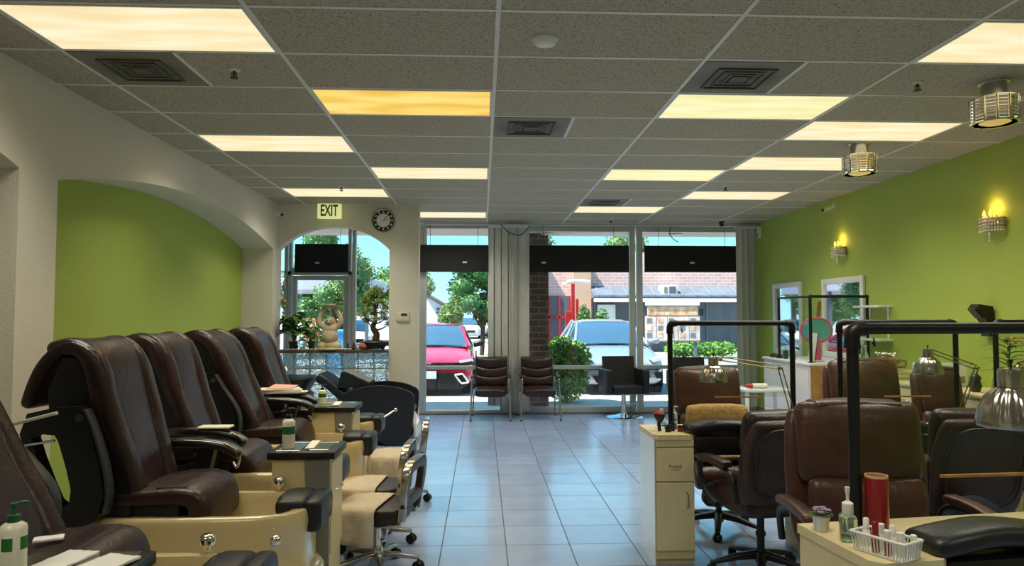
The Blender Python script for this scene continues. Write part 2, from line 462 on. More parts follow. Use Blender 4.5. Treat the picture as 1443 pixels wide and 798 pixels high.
def arch_wall(mb, a0, a1, z1, arcs, d0, d1, along, seg=28):
    """wall from a0 to a1 with arched openings down to zb: arcs=[(s0,s1,zspring,zpeak,zb)]"""
    def B(u0, u1, lo, hi):
        if along == 'y': mb.box(d0, d1, u0, u1, lo, hi)
        else: mb.box(u0, u1, d0, d1, lo, hi)
    cur = a0
    for (s0, s1, zs, zp, zb) in arcs:
        B(cur, s0, 0, z1)
        if zb > 0: B(s0, s1, 0, zb)
        c = (s1-s0)/2; h = zp-zs; r = (c*c+h*h)/(2*h); mid = (s0+s1)/2
        zf = lambda u: zp-r+math.sqrt(max(0, r*r-(u-mid)**2))
        pts = [s0+(s1-s0)*i/seg for i in range(seg+1)]
        poly = [(u, zf(u)) for u in pts]
        for i in range(seg):
            (u0, q0), (u1, q1) = poly[i], poly[i+1]
            if along == 'y': f = lambda d, u, z: (d, u, z)
            else: f = lambda d, u, z: (u, d, z)
            vs = [f(d0,u0,q0), f(d1,u0,q0), f(d1,u1,q1), f(d0,u1,q1), f(d0,u0,z1), f(d1,u0,z1), f(d1,u1,z1), f(d0,u1,z1)]
            mb.add(vs, [(0,1,2,3),(4,7,6,5),(0,3,7,4),(1,5,6,2)])
        cur = s1
    B(cur, a1, 0, z1)
    bmesh.ops.remove_doubles(mb.bm, verts=mb.bm.verts[:], dist=1e-5)
    return mb

# left wall: face with two arched alcoves, green plaster behind the far one, cream behind the near one
w = arch_wall(MB(), YB, YP+.17, ZC, [(.9, 4.26, 2.43, 2.70, 0), (4.64, 9.35, 2.43, 2.70, 0)], XA, XL, 'y')
struct(w.build('wall_left', 'wall_cream'))
bk = struct(MB().box(XA-.15, XA-.002, 4.45, YP+.05, 0, ZC).build('wall_alcove_far', 'wall_green'))
struct(MB().box(XA-.15, XA-.002, YB, 4.448, 0, ZC).build('wall_alcove_near', 'wall_cream'))
struct(MB().box(XR, XR+.15, YB-.15, YW+.3, 0, ZC).build('wall_right', 'wall_green'))
struct(MB().box(-3.4, XR, YB-.15, YB, 0, ZC).build('wall_back', 'wall_cream'))
# partition with the arched opening and sill
px0, px1 = XL, -1.24
p = arch_wall(MB(), XA, -.845, ZC, [(px0, px1, 2.44, 2.755, 1.07)], YP, YP+.17, 'x')
# cut the masonry below the sill so the glass blocks sit in it
p = MB()
def part_wall():
    global p
    arch_wall(p, XA, -.845, ZC, [(px0+.002, px1, 2.44, 2.755, .43)], YP, YP+.17, 'x')
part_wall()
struct(p.build('wall_partition', 'wall_cream'))
for nm, args in (('baseboard_right', (XR-.012, XR, YB, YW, 0, .1)), ('baseboard_partition', (XL, -.845, YP-.012, YP, 0, .1)), ('baseboard_left', (XA, XA+.012, 4.64, 9.35, 0, .1))):
    struct(MB().box(*args).build(nm, 'cab_grey'))
# glass block band and shelf
gb = thing('glass_block_band', 'band of patterned glass blocks set below the shelf in the arched partition', 'glass blocks', (0, YP+.05, 0))
for r in range(3):
    for c in range(7):
        x0 = px0+.004+c*.2115; z0 = 1.065-.212*(r+1)
        b = MB().rbox(x0+.006, x0+.2055, 0, .08, z0+.006, z0+.206, .012, 2).build('glass_block', 'glass_block', gb, smooth=40)
mg = MB()
for c in range(8): x0 = px0+.004+c*.2115; mg.box(x0-.006, x0+.006, .02, .06, .43, 1.065)
for r in range(4): z0 = 1.065-.212*r; mg.box(px0+.004, px1, .02, .06, z0-.006, z0+.006)
mg.build('mortar', 'grid_white', gb)
sh = tag(MB().rbox(px0+.002, px1, YP-.09, YP+.2, 1.068, 1.105, .006).build('window_shelf', mat('shelf_wood', (92,78,62), .45, var=(6,(74,62,50)))), 'long dark shelf board on top of the glass blocks in the arch', 'shelf')

# ------------------------------------------------------------------ glazing of the shop front
def window(name, x0, x1, z0, z1, y=YW, fr=.05, d=.1, rail=None, mid=None):
    root = struct(bpy.data.objects.new(name, None)); COL.objects.link(root)
    f = MB()
    f.rbox(x0, x0+fr, y-d/2, y+d/2, z0, z1, .004, 1).rbox(x1-fr, x1, y-d/2, y+d/2, z0, z1, .004, 1)
    f.rbox(x0+fr, x1-fr, y-d/2, y+d/2, z0, z0+fr, .004, 1).rbox(x0+fr, x1-fr, y-d/2, y+d/2, z1-fr, z1, .004, 1)
    if rail: f.rbox(x0+fr, x1-fr, y-.03, y+.03, rail-.028, rail+.028, .004, 1)
    f.build('window_frame', 'alum', root)
    MB().box(x0+fr*.8, x1-fr*.8, y+.012, y+.018, z0+fr*.8, z1-fr*.8).build('window_pane', 'pane', root)
    return root
struct(MB().box(-3.42, -3.3, YP+.17, YW+.1, 0, ZC).build('wall_entry_side', 'wall_cream'))
window('window_1', -3.28, -3.06, .02, 3.0)
window('window_2', -2.05, -.93, .02, 3.0, fr=.055)
window('window_3', -.93, .34, .02, 3.0, fr=.05, rail=.735)
window('window_4', .46, 2.465, .02, 3.0, fr=.09, rail=.735)
window('window_5', 2.495, 4.42, .02, 3.0, fr=.09, rail=.735)
window('window_6', -3.04, -2.07, 2.26, 3.0, fr=.045)
MBb = MB().box(.34, .46, YW-.05, YW+.07, 0, 3.0); struct(MBb.build('trim_2', 'alum'))
struct(MB().box(-3.42, XR, YW-.06, YW+.1, 3.0, ZC).build('trim_3', 'grid_white'))
struct(MB().box(-3.3, XR, YW-.07, YW+.07, 0, .02).build('trim_4', 'alum_grey'))
# entrance door
dr = struct(bpy.data.objects.new('door_1', None)); COL.objects.link(dr)
f = MB(); f.rbox(-3.05, -2.995, YW-.06, YW+.06, 0, 2.26, .004, 1).rbox(-2.11, -2.06, YW-.06, YW+.06, 0, 2.26, .004, 1).rbox(-3.05, -2.06, YW-.06, YW+.06, 2.2, 2.26, .004, 1)
f.build('door_frame', 'alum', dr)
f = MB(); f.rbox(-2.985, -2.915, YW-.025, YW+.025, .01, 2.19, .004, 1).rbox(-2.185, -2.115, YW-.025, YW+.025, .01, 2.19, .004, 1)
f.rbox(-2.915, -2.185, YW-.025, YW+.025, 2.12, 2.19, .004, 1).rbox(-2.915, -2.185, YW-.025, YW+.025, .01, .26, .004, 1)
f.build('door_leaf', 'alum', dr)
MB().box(-2.92, -2.18, YW-.004, YW+.004, .25, 2.13).build('door_pane', 'pane', dr)
MB().tube([(-2.23,YW-.03,.95),(-2.23,YW-.08,.97),(-2.23,YW-.08,1.2),(-2.23,YW-.03,1.22)], .011).build('door_handle', 'chrome', dr, smooth=60)

# black boards hung across the top of the windows
for (x0, x1, z0, z1, lab, clip) in ((-2.93, -2.10, 2.235, 2.685, 'black shade board above the glass entrance door inside the arch', (-.12, .6)),
        (-.98, .10, 2.25, 2.68, 'black shade board across the window beside the arch, left of the tall blinds', (.25, .45)),
        (.73, 2.35, 2.25, 2.68, 'black shade board across the middle window in front of the brick column', (-.55, .05)),
        (2.60, 4.14, 2.255, 2.68, 'black shade board across the right window beside the far blinds', (0, .15))):
    t = thing('shade_board', lab, 'shade', ((x0+x1)/2, YW-.12, 0), 0, 'black shade boards at the tops of the windows')
    h = (x1-x0)/2
    MB().rbox(-h, h, -.012, .012, z0, z1, .005, 1).build('board', 'shade_black', t)
    MB().rbox(clip[0]*h/.8-.035, clip[0]*h/.8+.035, -.02, -.012, z0+.14, z0+.165, .002, 1).build('clip', 'frame_white', t)
    w = MB()
    for s in (-.7, .7): w.tube([(s*h, 0, z1), (s*h, 0, 2.99)], .004, 6)
    w.build('wire', 'plastic_black', t)
# vertical blinds gathered at the window posts
def blind(name, lab, x0, x1, y, z0, z1, n, seed):
    rnd = random.Random(seed)
    t = thing(name, lab, 'blinds', ((x0+x1)/2, y, 0))
    MB().rbox(x0-(x0+x1)/2-.02, x1-(x0+x1)/2+.02, -.025, .025, z1, z1+.04, .004, 1).build('head_rail', 'frame_white', t)
    for i in range(n):
        x = x0+(x1-x0)*(i+.5)/n-(x0+x1)/2; a = R(rnd.uniform(-28, 28)); hw = .047
        m = MB(); rr = []
        prof = [(-hw, 0), (-hw/2, .006), (0, .008), (hw/2, .006), (hw, 0)]
        pts = [(x+u*cos(a)-v*sin(a), (u*sin(a)+v*cos(a))+rnd.uniform(-.012,.012)*0+(.012 if i % 2 else -.012)) for u, v in prof]
        back = [(q[0]+.0012*sin(a), q[1]+.0015) for q in pts][::-1]
        m.prism(pts+back, 'xy', z0+(rnd.random()*.01), z1)
        m.build('slat', 'blinds', t, smooth=50)
    return t
blind('vertical_blinds', 'pale vertical blinds beside the red car window, behind the left waiting chair',  .115, .50, YW-.11, .14, 2.96, 7, 1)
blind('vertical_blinds', 'pale vertical blinds gathered in a narrow stack just left of the outside brick column', .53, .725, YW-.12, .06, 2.96, 5, 2)
blind('vertical_blinds', 'pale vertical blinds gathered in the far right corner against the green wall', 4.10, 4.40, YW-.14, .10, 2.96, 6, 3)
t = thing('blind_track', 'thin metal blind track along the top of the shop windows with a drooping cable', 'track', (0, YW-.3, 0))
MB().tube([(-.9, 0, 2.985), (4.38, 0, 2.985)], .014, 8).build('rail', 'alum', t, smooth=60)
MB().tube(cat([(.30,-.01,2.98),(.42,-.02,2.86),(.6,-.02,2.82),(.72,-.01,2.93),(.74,0,2.99)]), .008, 6).tube(cat([(2.98,0,2.98),(2.96,-.01,2.85),(3.03,-.01,2.76),(3.1,-.01,2.72)]), .007, 6).build('cable', 'plastic_grey', t, smooth=60)

# ------------------------------------------------------------------ recessed ceiling lights
def ceiling_light(c, n, label, m='light_cream', power=26, col=(1,.93,.77)):
    x = CX0+1.2185*(c+.5); y = CY0+.6125*(n+.5)
    t = thing('ceiling_light', label, 'ceiling light', (x, y, ZC), 0, 'recessed fluorescent ceiling lights')
    f = MB()
    f.box(-.597, .597, -.294, -.281, -.007, -.0005).box(-.597, .597, .281, .294, -.007, -.0005).box(-.597, -.584, -.281, .281, -.007, -.0005).box(.584, .597, -.281, .281, -.007, -.0005)
    f.build('frame', 'grid_white', t)
    MB().box(-.584, .584, -.281, .281, -.005, -.001).build('diffuser', m, t)
    ld = bpy.data.lights.new('tube_light', 'AREA'); ld.shape = 'RECTANGLE'; ld.size = 1.12; ld.size_y = .52
    ld.energy = power; ld.color = col; ld.spread = R(125)
    lo = bpy.data.objects.new('tube_light', ld); COL.objects.link(lo); lo.parent = t; lo.location = (0, 0, -.012)
    return t
LW = 15
Ls = [(-2,0,'cream ceiling light panel in the top left corner of the picture, nearest the left wall'),
 (-1,2,'amber yellow ceiling light panel with a sagging edge left of the middle'),
 (-2,4,'cream ceiling light panel left of the sagging yellow one, second along the left wall'),
 (-1,6,'cream ceiling light panel behind the amber one, in the same column'),
 (-2,8,'cream ceiling light panel just in front of the EXIT sign'),
 (-1,11,'bright cream ceiling light panel nearest the windows beside the partition'),
 (1,2,'cream ceiling light panel just behind the dirty square vent right of the middle'),
 (1,6,'cream ceiling light panel right of the middle, second from the windows in its column'),
 (1,10,'small looking cream ceiling light panel closest to the middle window'),
 (2,3,'cream ceiling light panel between the two crystal drum lights, second from the right edge'),
 (2,5,'cream ceiling light panel directly behind the farther crystal drum light'),
 (2,8,'cream ceiling light panel farthest back in the right hand column'),
 (2,0,'cream ceiling light panel cut by the right edge of the picture'),]
for c, n, lab in Ls:
    if (c, n) == (-1, 2): ceiling_light(c, n, lab, 'light_yellow', LW*.8, (1,.72,.34))
    elif (c, n) in ((1,2),(1,6)): ceiling_light(c, n, lab, 'light_green', LW)
    else: ceiling_light(c, n, lab, 'light_cream', LW)
for c, n in ((-2,-5),(0,-3),(2,-5),(-2,-9),(2,-9)):  # unseen panels added behind the camera for more room light
    ceiling_light(c, n, 'unseen cream ceiling light panel added behind the viewer to light the room', 'light_cream', LW)
# ventilation diffusers
for c, n, off, lab in ((-2,1,.305,'dirty square ceiling vent behind the top left light panel'), (1,1,.305,'dark stained square ceiling vent right of the middle, in front of a light panel'),
        (0,3,.305,'faint grey square ceiling vent in the middle of the ceiling'), (1,9,.305,'small dark ceiling vent near the middle window')):
    x = CX0+1.2185*c+off; y = CY0+.6125*(n+.5)
    t = thing('ceiling_vent', lab, 'ceiling vent', (x, y, ZC), 0, 'square ceiling vents')
    MB().box(-.29, .29, -.29, .29, -.006, -.0005).build('face_plate', 'vent_panel', t)
    m = MB()
    for k, s in enumerate((.07, .12, .17)):
        z = -.012-.002*k; q = s+.012
        m.box(-q, q, -q, -s, z, -.006).box(-q, q, s, q, z, -.006).box(-q, -s, -s, s, z, -.006).box(s, q, -s, s, z, -.006)
    m.box(-.05, .05, -.05, .05, -.014, -.006)
    m.build('louvre', 'vent_grey', t)
# sprinklers, smoke detector
for i, (x, y, lab) in enumerate(((-1.50,4.30,'fire sprinkler head in the ceiling behind the top left vent'), (2.78,4.36,'fire sprinkler head in the ceiling left of the nearest crystal drum light'),
        (-1.62,8.2,'fire sprinkler head in the ceiling above the EXIT sign'), (2.80,8.0,'fire sprinkler head in the ceiling in front of the farthest right hand light panel'), (2.0,10.9,'fire sprinkler head in the ceiling close to the middle window'))):
    t = thing('sprinkler_head', lab, 'sprinkler', (x, y, ZC), 0, 'ceiling sprinkler heads')
    MB().lathe([(.036,-.0005),(.034,-.008),(.014,-.012),(.012,-.001)], n=16).build('collar', 'cab_white', t, smooth=50)
    MB().lathe([(.008,-.01),(.009,-.03),(.004,-.034),(.004,-.05)], n=10).tube([(-.014,0,-.02),(-.016,0,-.035),(-.003,0,-.05)], .003, 6).tube([(.014,0,-.02),(.016,0,-.035),(.003,0,-.05)], .003, 6).build('nozzle', 'sprink', t, smooth=50)
    MB().lathe([(.004,-.048),(.024,-.05),(.024,-.053),(.004,-.054)], n=16).build('deflector', 'sprink', t, smooth=40)
t = thing('smoke_detector', 'round white smoke detector on the ceiling near the top middle', 'smoke detector', (.337, 3.74, ZC))
MB().lathe([(.07,-.0005),(.07,-.012),(.062,-.02)], n=28).build('base', 'frame_white', t, smooth=40)
MB().lathe([(.06,-.02),(.055,-.034),(.03,-.042),(0,-.043)], n=28).build('cover', 'cap_white', t, smooth=60)

# EXIT sign hung below the ceiling before the partition
t = thing('exit_sign', 'lit pale yellow EXIT sign with green letters hung above the arched opening', 'exit sign', (-2.0, 9.36, 2.93))
MB().rbox(-.155, .155, -.025, .025, -.10, .10, .012, 2).build('sign_box', 'exit_face', t, smooth=40)
MB().box(-.06, .06, -.012, .012, .10, .118).build('mount', 'cab_white', t)
text_mesh('EXIT', .17, .003, 'lettering', 'exit_green', t, Matrix.Translation((0,-.028,0)) @ Matrix.Rotation(R(90), 4, 'X') @ Matrix.Diagonal((.66,1.22,1,1)))
# wall clock
t = thing('wall_clock', 'round wall clock with a dark ring of numerals beside the EXIT sign', 'clock', (-1.32, YP-.001, 2.835))
Mx = Matrix.Rotation(R(90), 4, 'X')
MB().lathe([(.156,0),(.16,.02),(.15,.035),(.14,.03)], n=40, M=Mx, cap=False).build('rim', 'steel', t, smooth=50)
MB().lathe([(.142,.012),(.142,.022),(.09,.024),(.09,.012)], n=40, M=Mx, cap=False).build('numeral_ring', 'plastic_black', t, smooth=50)
MB().lathe([(.092,.012),(.092,.0255),(0.0,.0256)], n=40, M=Mx).build('dial', 'clock_face', t, smooth=30)
for k in range(12):
    a = 2*pi*k/12; c, s = cos(a)*.116, sin(a)*.116
    MB().rbox(c-.011, c+.011, -.0275, -.023, s-.011, s+.011, .003, 1).build('numeral_mark', 'clock_face', t)
MB().tube([(0,-.029,0),(.045,-.029,.06)], .004, 6).build('hand', 'plastic_black', t); MB().tube([(0,-.031,0),(.075,-.031,.012)], .0025, 6).build('hand', 'plastic_black', t)
# thermostat
t = thing('thermostat', 'small beige thermostat on the partition right of the arch', 'thermostat', (-1.055, YP, 1.545))
MB().rbox(-.085, .085, -.028, 0, -.062, .062, .008).build('housing', 'wall_cream', t, smooth=40); MB().box(-.02, .06, -.030, -.027, .01, .045).build('display', 'plastic_grey', t)
# security cameras
def seccam(lab, loc, rz, tilt=-20):
    t = thing('security_camera', lab, 'security camera', loc, rz, 'security cameras high in the room')
    MB().lathe([(.035,0),(.035,.012),(.012,.02)], n=16, M=Matrix.Rotation(R(90), 4, 'Y')).tube([(.015,0,0),(.07,0,-.03)], .008, 8).build('bracket', 'frame_white', t, smooth=50)
    M = Matrix.Translation((.10,0,-.04)) @ Matrix.Rotation(R(-tilt), 4, 'Y')
    MB().rbox(-.06, .06, -.026, .026, -.025, .025, .012, 2, M).build('housing', 'frame_white', t, smooth=40)
    MB().cyl(M @ Vector((.055,0,0)), M @ Vector((.068,0,0)), .023, 14).build('lens', 'plastic_black', t, smooth=50)
seccam('small white security camera in the corner left of the EXIT sign', (XL, 9.28, 2.92), R(-25))
seccam('white security camera on the green wall above and left of the nearer wall sconce', (XR, 8.75, 2.95), R(190))
t = thing('security_camera', 'small dark dome camera hanging from the track over the right window', 'security camera', (3.78, 11.0, ZC), 0, 'security cameras high in the room')
MB().lathe([(.04,-.0005),(.04,-.03),(.02,-.04)], n=16).build('base', 'plastic_grey', t, smooth=40); MB().ball((0,0,-.055), .035).build('dome', 'plastic_black', t, smooth=180)
t = thing('wall_sensor', 'small white box sensor high in the far right corner above the blinds', 'sensor', (XR-.03, 11.1, 2.9))
MB().rbox(-.03, .028, -.03, .03, -.11, .08, .008).build('housing', 'frame_white', t, smooth=40); MB().box(-.032,-.028,-.02,.02,-.08,-.03).build('window', 'cab_grey', t)
# ------------------------------------------------------------------ outdoors
struct(MB().box(-40, 45, YW+.1, 13.6, -.25, -.02).build('sidewalk', 'sidewalk'))
struct(MB().box(-70, 90, 13.6, 130, -.3, -.05).build('ground', 'asphalt'))
struct(MB().box(-12, 14, YW+.1, 12.45, 2.96, 3.45).build('canopy_soffit', 'canopy'))
struct(MB().box(-12, -3.42, YW-.05, YW+.1, 0, 3.5).build('wall_facade_left', 'brick_plain'))
struct(MB().box(XR+.15, 14, YW-.05, YW+.1, 0, 3.5).build('wall_facade_right', 'brick_plain'))
struct(MB().box(-12, 14, YB-.2, YW+.12, ZC+.13, 3.55).build('roof', 'canopy'))
for i, x in enumerate((-1.5, 1.1, 3.3)):
    t = thing('soffit_light', ('oval light in the canopy ceiling outside left of the partition edge','oval light in the canopy ceiling outside above the hedge','oval light in the canopy ceiling outside the right window')[i], 'light', (x, 11.95, 2.96), 0, 'canopy ceiling lights')
    MB().lathe([(.10,-.001),(.10,-.02),(.08,-.03),(0,-.035)], n=20).build('lens', 'cap_white', t, smooth=60); MB().lathe([(.12,-.001),(.12,-.012),(.10,-.014),(.10,-.001)], n=20).build('rim', 'alum', t, smooth=40)
tag(MB().box(.78, 1.13, 12.0, 12.4, -.02, 2.96).build('brick_column', 'brick_column'), 'dark red brick column outside between the left and middle windows', 'column')

# cars -------------------------------------------------------------
def car(name, lab, loc, rz, paint, st, cab, hw=.92, group=None, detail=None):
    """st: stations (y, half width, z hood, z shoulder, z bottom); cab: (y, half top, z top)"""
    t = thing(name, lab, 'car', loc, rz, group)
    rr = []
    for (y, w, zt, zs, zb) in st:
        h = [(0,zt),(.35*w,zt-.004),(.7*w,zt-.02),(.93*w,zs),(w,zs-.1),(w*1.0,(zs+zb)/2-.02),(.985*w,zb+.12),(.93*w,zb),(.5*w,zb)]
        ring = [Vector((x, y, z)) for x, z in h]+[Vector((0, y, zb))]+[Vector((-x, y, z)) for x, z in h[::-1][:-1]]
        rr.append(ring)
    b = MB().rings(rr); o = b.build('body', paint, t, smooth=180)
    md = o.modifiers.new('sub', 'SUBSURF'); md.levels = 1; md.render_levels = 2
    # greenhouse
    rr = []
    for (y, zb, wb, zt, wt) in cab:
        rr.append([Vector(q) for q in ((-wb,y,zb),(-wt,y,zt-.03),(-wt*.8,y,zt),(0,y,zt+.012),(wt*.8,y,zt),(wt,y,zt-.03),(wb,y,zb),(0,y,zb-.02))])
    o = MB().rings(rr).build('glasshouse', 'car_glass', t, smooth=40)
    # roof skin
    top = [c for c in cab if c[3] > max(q[3] for q in cab)-.12]
    rr = [[Vector((-c[4]-.01,c[0],c[3]-.045)),Vector((-c[4]*.8,c[0],c[3]+.012)),Vector((0,c[0],c[3]+.026)),Vector((c[4]*.8,c[0],c[3]+.012)),Vector((c[4]+.01,c[0],c[3]-.045)),Vector((0,c[0],c[3]-.03))] for c in top]
    MB().rings(rr).build('roof', paint, t, smooth=60)
    for s in (-1, 1):
        a = [Vector((s*(c[2]+.005), c[0], c[1]+.01)) for c in cab]; f = cab[0]; k = top[0]; r = top[-1]; e = cab[-1]
        MB().tube([(s*(f[2]+.0), f[0]-.02, f[1]+.0), (s*(k[4]), k[0], k[3]-.015)], .035, 8).tube([(s*k[4], k[0], k[3]-.02), (s*r[4], r[0], r[3]-.02)], .03, 8).tube([(s*r[4], r[0], r[3]-.02), (s*e[2], e[0], e[1])], .05, 8).tube([(s*(cab[1][2]+.01), (k[0]+r[0])/2, f[1]), (s*(k[4]+.01), (k[0]+r[0])/2, k[3]-.03)], .03, 8).build('pillar', paint, t, smooth=60)
        m = MB().loft([(s*(hw-.0), f[0]+.42, f[1]+.04), (s*(hw+.10), f[0]+.40, f[1]+.06), (s*(hw+.17), f[0]+.40, f[1]+.07)], (0,0,1), .13, .16, 3, 12, .03)
        m.build('mirror', paint if paint != 'car_red' else 'car_black', t, smooth=60)
        for y in (st[0][0]+.82, st[-1][0]-.85):
            M = Matrix.Translation((s*(hw-.13), y, .33)) @ Matrix.Rotation(R(90), 4, 'Y')
            wl = MB().lathe([(.20,-.1),(.30,-.11),(.335,-.08),(.335,.08),(.30,.11),(.20,.1)], n=28, M=M).build('wheel', 'tyre', t, smooth=40)
            MB().lathe([(.21,-.06),(.21,.112),(.15,.118),(.05,.125),(0,.125)] if s > 0 else [(0,-.125),(.05,-.125),(.15,-.118),(.21,-.112),(.21,.06)], n=20, M=M).build('rim', 'steel', wl, smooth=40)
            MB().lathe([(.39,-.13*s),(.39,.145*s),(.33,.147*s),(.33,.1*s)], n=28, M=M, cap=False).build('wheel_arch', 'car_black', t, smooth=40)
    if detail: detail(t)
    return t
def civic(t):
    Y = -.015
    def slab(name, m, poly, y0, y1, par=t): return MB().prism(poly, 'xz', y0, y1).bev(.006, 1).build(name, m, par)
    slab('grille', 'car_black', [(-.62,.665),(.62,.665),(.58,.575),(.42,.54),(-.42,.54),(-.58,.575)], -.03, .14)
    slab('lower_grille', 'car_black', [(-.50,.46),(.50,.46),(.62,.20),(-.62,.20)], -.04, .1)
    for s in (-1, 1):
        slab('headlight', 'lamp_lens', [(s*.60,.70),(s*.88,.735),(s*.90,.69),(s*.64,.63)], .01, .26)
        slab('headlight_mask', 'car_black', [(s*.58,.64),(s*.66,.66),(s*.88,.70),(s*.86,.63),(s*.62,.60)], .0, .2)
        o = [(s*.52,.42),(s*.68,.44),(s*.80,.27),(s*.66,.25)]
        fr = MB()
        for i in range(4):
            a, b = o[i], o[(i+1) % 4]; fr.tube([(a[0],-.03,a[1]),(b[0],-.03,b[1])], .018, 8)
        fr.build('fog_surround', 'lamp_lens', t, smooth=60)
        slab('fog_pocket', 'car_black', o, -.02, .1)
    slab('number_plate', 'plate', [(-.155,.50),(.155,.50),(.155,.35),(-.155,.35)], -.06, -.045)
    slab('splitter', 'car_black', [(-.72,.2),(.72,.2),(.66,.14),(-.66,.14)], -.03, .2)
    em = MB()
    em.tube([(-.055,-.045,.655),(.055,-.045,.655),(.045,-.045,.565),(-.045,-.045,.565)], .008, 8, closed=True)
    em.prism([(-.035,.645),(-.018,.645),(-.015,.617),(.015,.617),(.018,.645),(.035,.645),(.028,.575),(.012,.575),(.014,.602),(-.014,.602),(-.012,.575),(-.028,.575)], 'xz', -.052, -.04)
    em.build('emblem', 'chrome', t, smooth=40)
    MB().loft([(-.62,1.32,.955),(0,1.28,.965),(.62,1.32,.955)], (0,1,0), .1, .02, 3, 10).build('wiper_cowl', 'car_black', t, smooth=60)
stC = [(0,.66,.60,.56,.24),(.06,.78,.68,.63,.19),(.25,.87,.75,.70,.17),(.6,.905,.83,.76,.17),(1.0,.915,.90,.83,.17),(1.3,.915,.95,.88,.17),(2.5,.915,.95,.9,.17),(3.6,.91,.96,.92,.18),(4.2,.88,.97,.9,.2),(4.55,.72,.9,.82,.3)]
cabC = [(1.25,.93,.76,.95,.70),(1.75,.93,.80,1.22,.66),(2.15,.93,.80,1.385,.60),(2.5,.93,.80,1.415,.59),(3.0,.93,.80,1.40,.58),(3.5,.93,.78,1.30,.56),(4.15,.95,.72,1.0,.60)]
car('red_car', 'red sedan with black grille parked nose in outside the window left of the blinds', (-1.06, 14.35, -.05), 0, 'car_red', stC, cabC, .915, detail=civic)
def tesla(t):
    def slab(name, m, poly, y0, y1): return MB().prism(poly, 'xz', y0, y1).bev(.006, 1).build(name, m, t)
    slab('lower_intake', 'car_black', [(-.60,.40),(.60,.40),(.50,.25),(-.50,.25)], -.03, .12)
    slab('plate_recess', 'car_black', [(-.80,.545),(.80,.545),(.78,.515),(-.78,.515)], -.012, .2)
    for s in (-1, 1):
        slab('headlight', 'lamp_lens', [(s*.58,.72),(s*.84,.775),(s*.88,.72),(s*.66,.665)], .02, .3)
        slab('fog_pocket', 'car_black', [(s*.68,.45),(s*.84,.47),(s*.82,.34),(s*.72,.34)], -.005, .12)
        slab('number_plate', 'plate', [(-.15,.42),(.15,.42),(.15,.31),(-.15,.31)], -.045, -.032) if s > 0 else None
    MB().loft([(-.66,1.18,.985),(0,1.12,.995),(.66,1.18,.985)], (0,1,0), .1, .02, 3, 10).build('wiper_cowl', 'car_black', t, smooth=60)
stT = [(0,.70,.60,.56,.26),(.06,.82,.70,.64,.21),(.25,.90,.79,.74,.19),(.6,.935,.88,.81,.19),(1.0,.945,.96,.88,.19),(1.3,.945,1.0,.92,.19),(2.5,.945,1.0,.93,.19),(3.6,.94,1.02,.95,.2),(4.2,.91,1.05,.97,.22),(4.65,.78,1.0,.9,.32)]
cabT = [(1.1,.98,.79,1.0,.74),(1.6,.98,.83,1.28,.69),(2.0,.98,.83,1.46,.63),(2.4,.98,.83,1.505,.61),(3.1,.98,.83,1.49,.60),(3.7,.98,.81,1.38,.58),(4.3,1.0,.76,1.12,.62)]
car('silver_car', 'silver car with smooth nose parked nose in outside the middle window beside the hedge', (2.82, 14.3, -.05), 0, 'car_silver', stT, cabT, .945, detail=tesla)
def plain(t):
    for s in (-1, 1): MB().prism([(s*.6,.7),(s*.86,.74),(s*.86,.64),(s*.66,.62)], 'xz', .0, .3).build('headlight', 'lamp_lens', t)
    MB().prism([(-.5,.6),(.5,.6),(.45,.45),(-.45,.45)], 'xz', -.02, .1).build('grille', 'car_black', t)
car('white_car', 'white car standing beyond the bonsai in the arched window', (-5.6, 31, -.05), R(12), 'car_white', stC, cabC, .915, 'distant white cars', plain)
t = thing('blue_bin', 'large light blue container seen through the entrance door right of the statue', 'container', (-4.0, 20, -.05))
MB().prism([(-.24,0),(.24,0),(.30,1.12),(-.30,1.12)], 'xz', -.3, .3).bev(.02, 2, 30).build('container_body', mat('blue_plastic', (70,160,220), .4), t, smooth=40)
MB().rbox(-.33, .33, -.34, .34, 1.12, 1.22, .03).build('lid', 'blue_plastic', t, smooth=40); MB().cyl((-.26,.3,.08),(.26,.3,.08),.09,14).build('wheel', 'tyre', t, smooth=50)
car('white_car', 'white car parked far off right of the red car beneath the tree', (-.95, 49, -.05), 0, 'car_white', stT, cabT, .945, 'distant white cars', plain)
car('white_car', 'second white car parked far off beside the tree trunk, nearer the blinds', (1.35, 51, -.05), R(4), 'car_white', stC, cabC, .915, 'distant white cars', plain)

# shrubs and trees --------------------------------------------------
def shrub(name, lab, loc, blobs, n, size, m, seed, stem=None, group=None, cate='shrub'):
    rnd = random.Random(seed); t = thing(name, lab, cate, loc, 0, group)
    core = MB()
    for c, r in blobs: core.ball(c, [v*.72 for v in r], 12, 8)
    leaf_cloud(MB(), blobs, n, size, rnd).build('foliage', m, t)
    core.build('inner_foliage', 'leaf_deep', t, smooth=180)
    s = MB()
    for pth, r in (stem or [([(0,0,0),(0,0,.3)], .03)]): s.tube(cat(pth, 4), r, 8)
    s.build('trunk' if stem else 'stem', 'bark', t, smooth=60)
    return t
rnd = random.Random(3)
shrub('leafy_shrub', 'bright green leafy shrub outside beside the brick column and silver car', (1.55, 13.0, -.02),
      [((0,0,.42),(.42,.4,.42)),((-.18,-.05,.85),(.28,.3,.32)),((.15,0,.78),(.33,.3,.34)),((-.05,.05,1.02),(.24,.25,.2))], 2600, .05, 'leaf_bright', 5)
shrub('low_hedge', 'low clipped hedge across the parking lot in front of the menu board', (8.35, 27, -.05), [((dx,0,.32),(.45,.45,.3)) for dx in (-.95,-.55,-.15,.3,.7,1.0)], 2200, .06, 'leaf_bright', 8, cate='hedge')
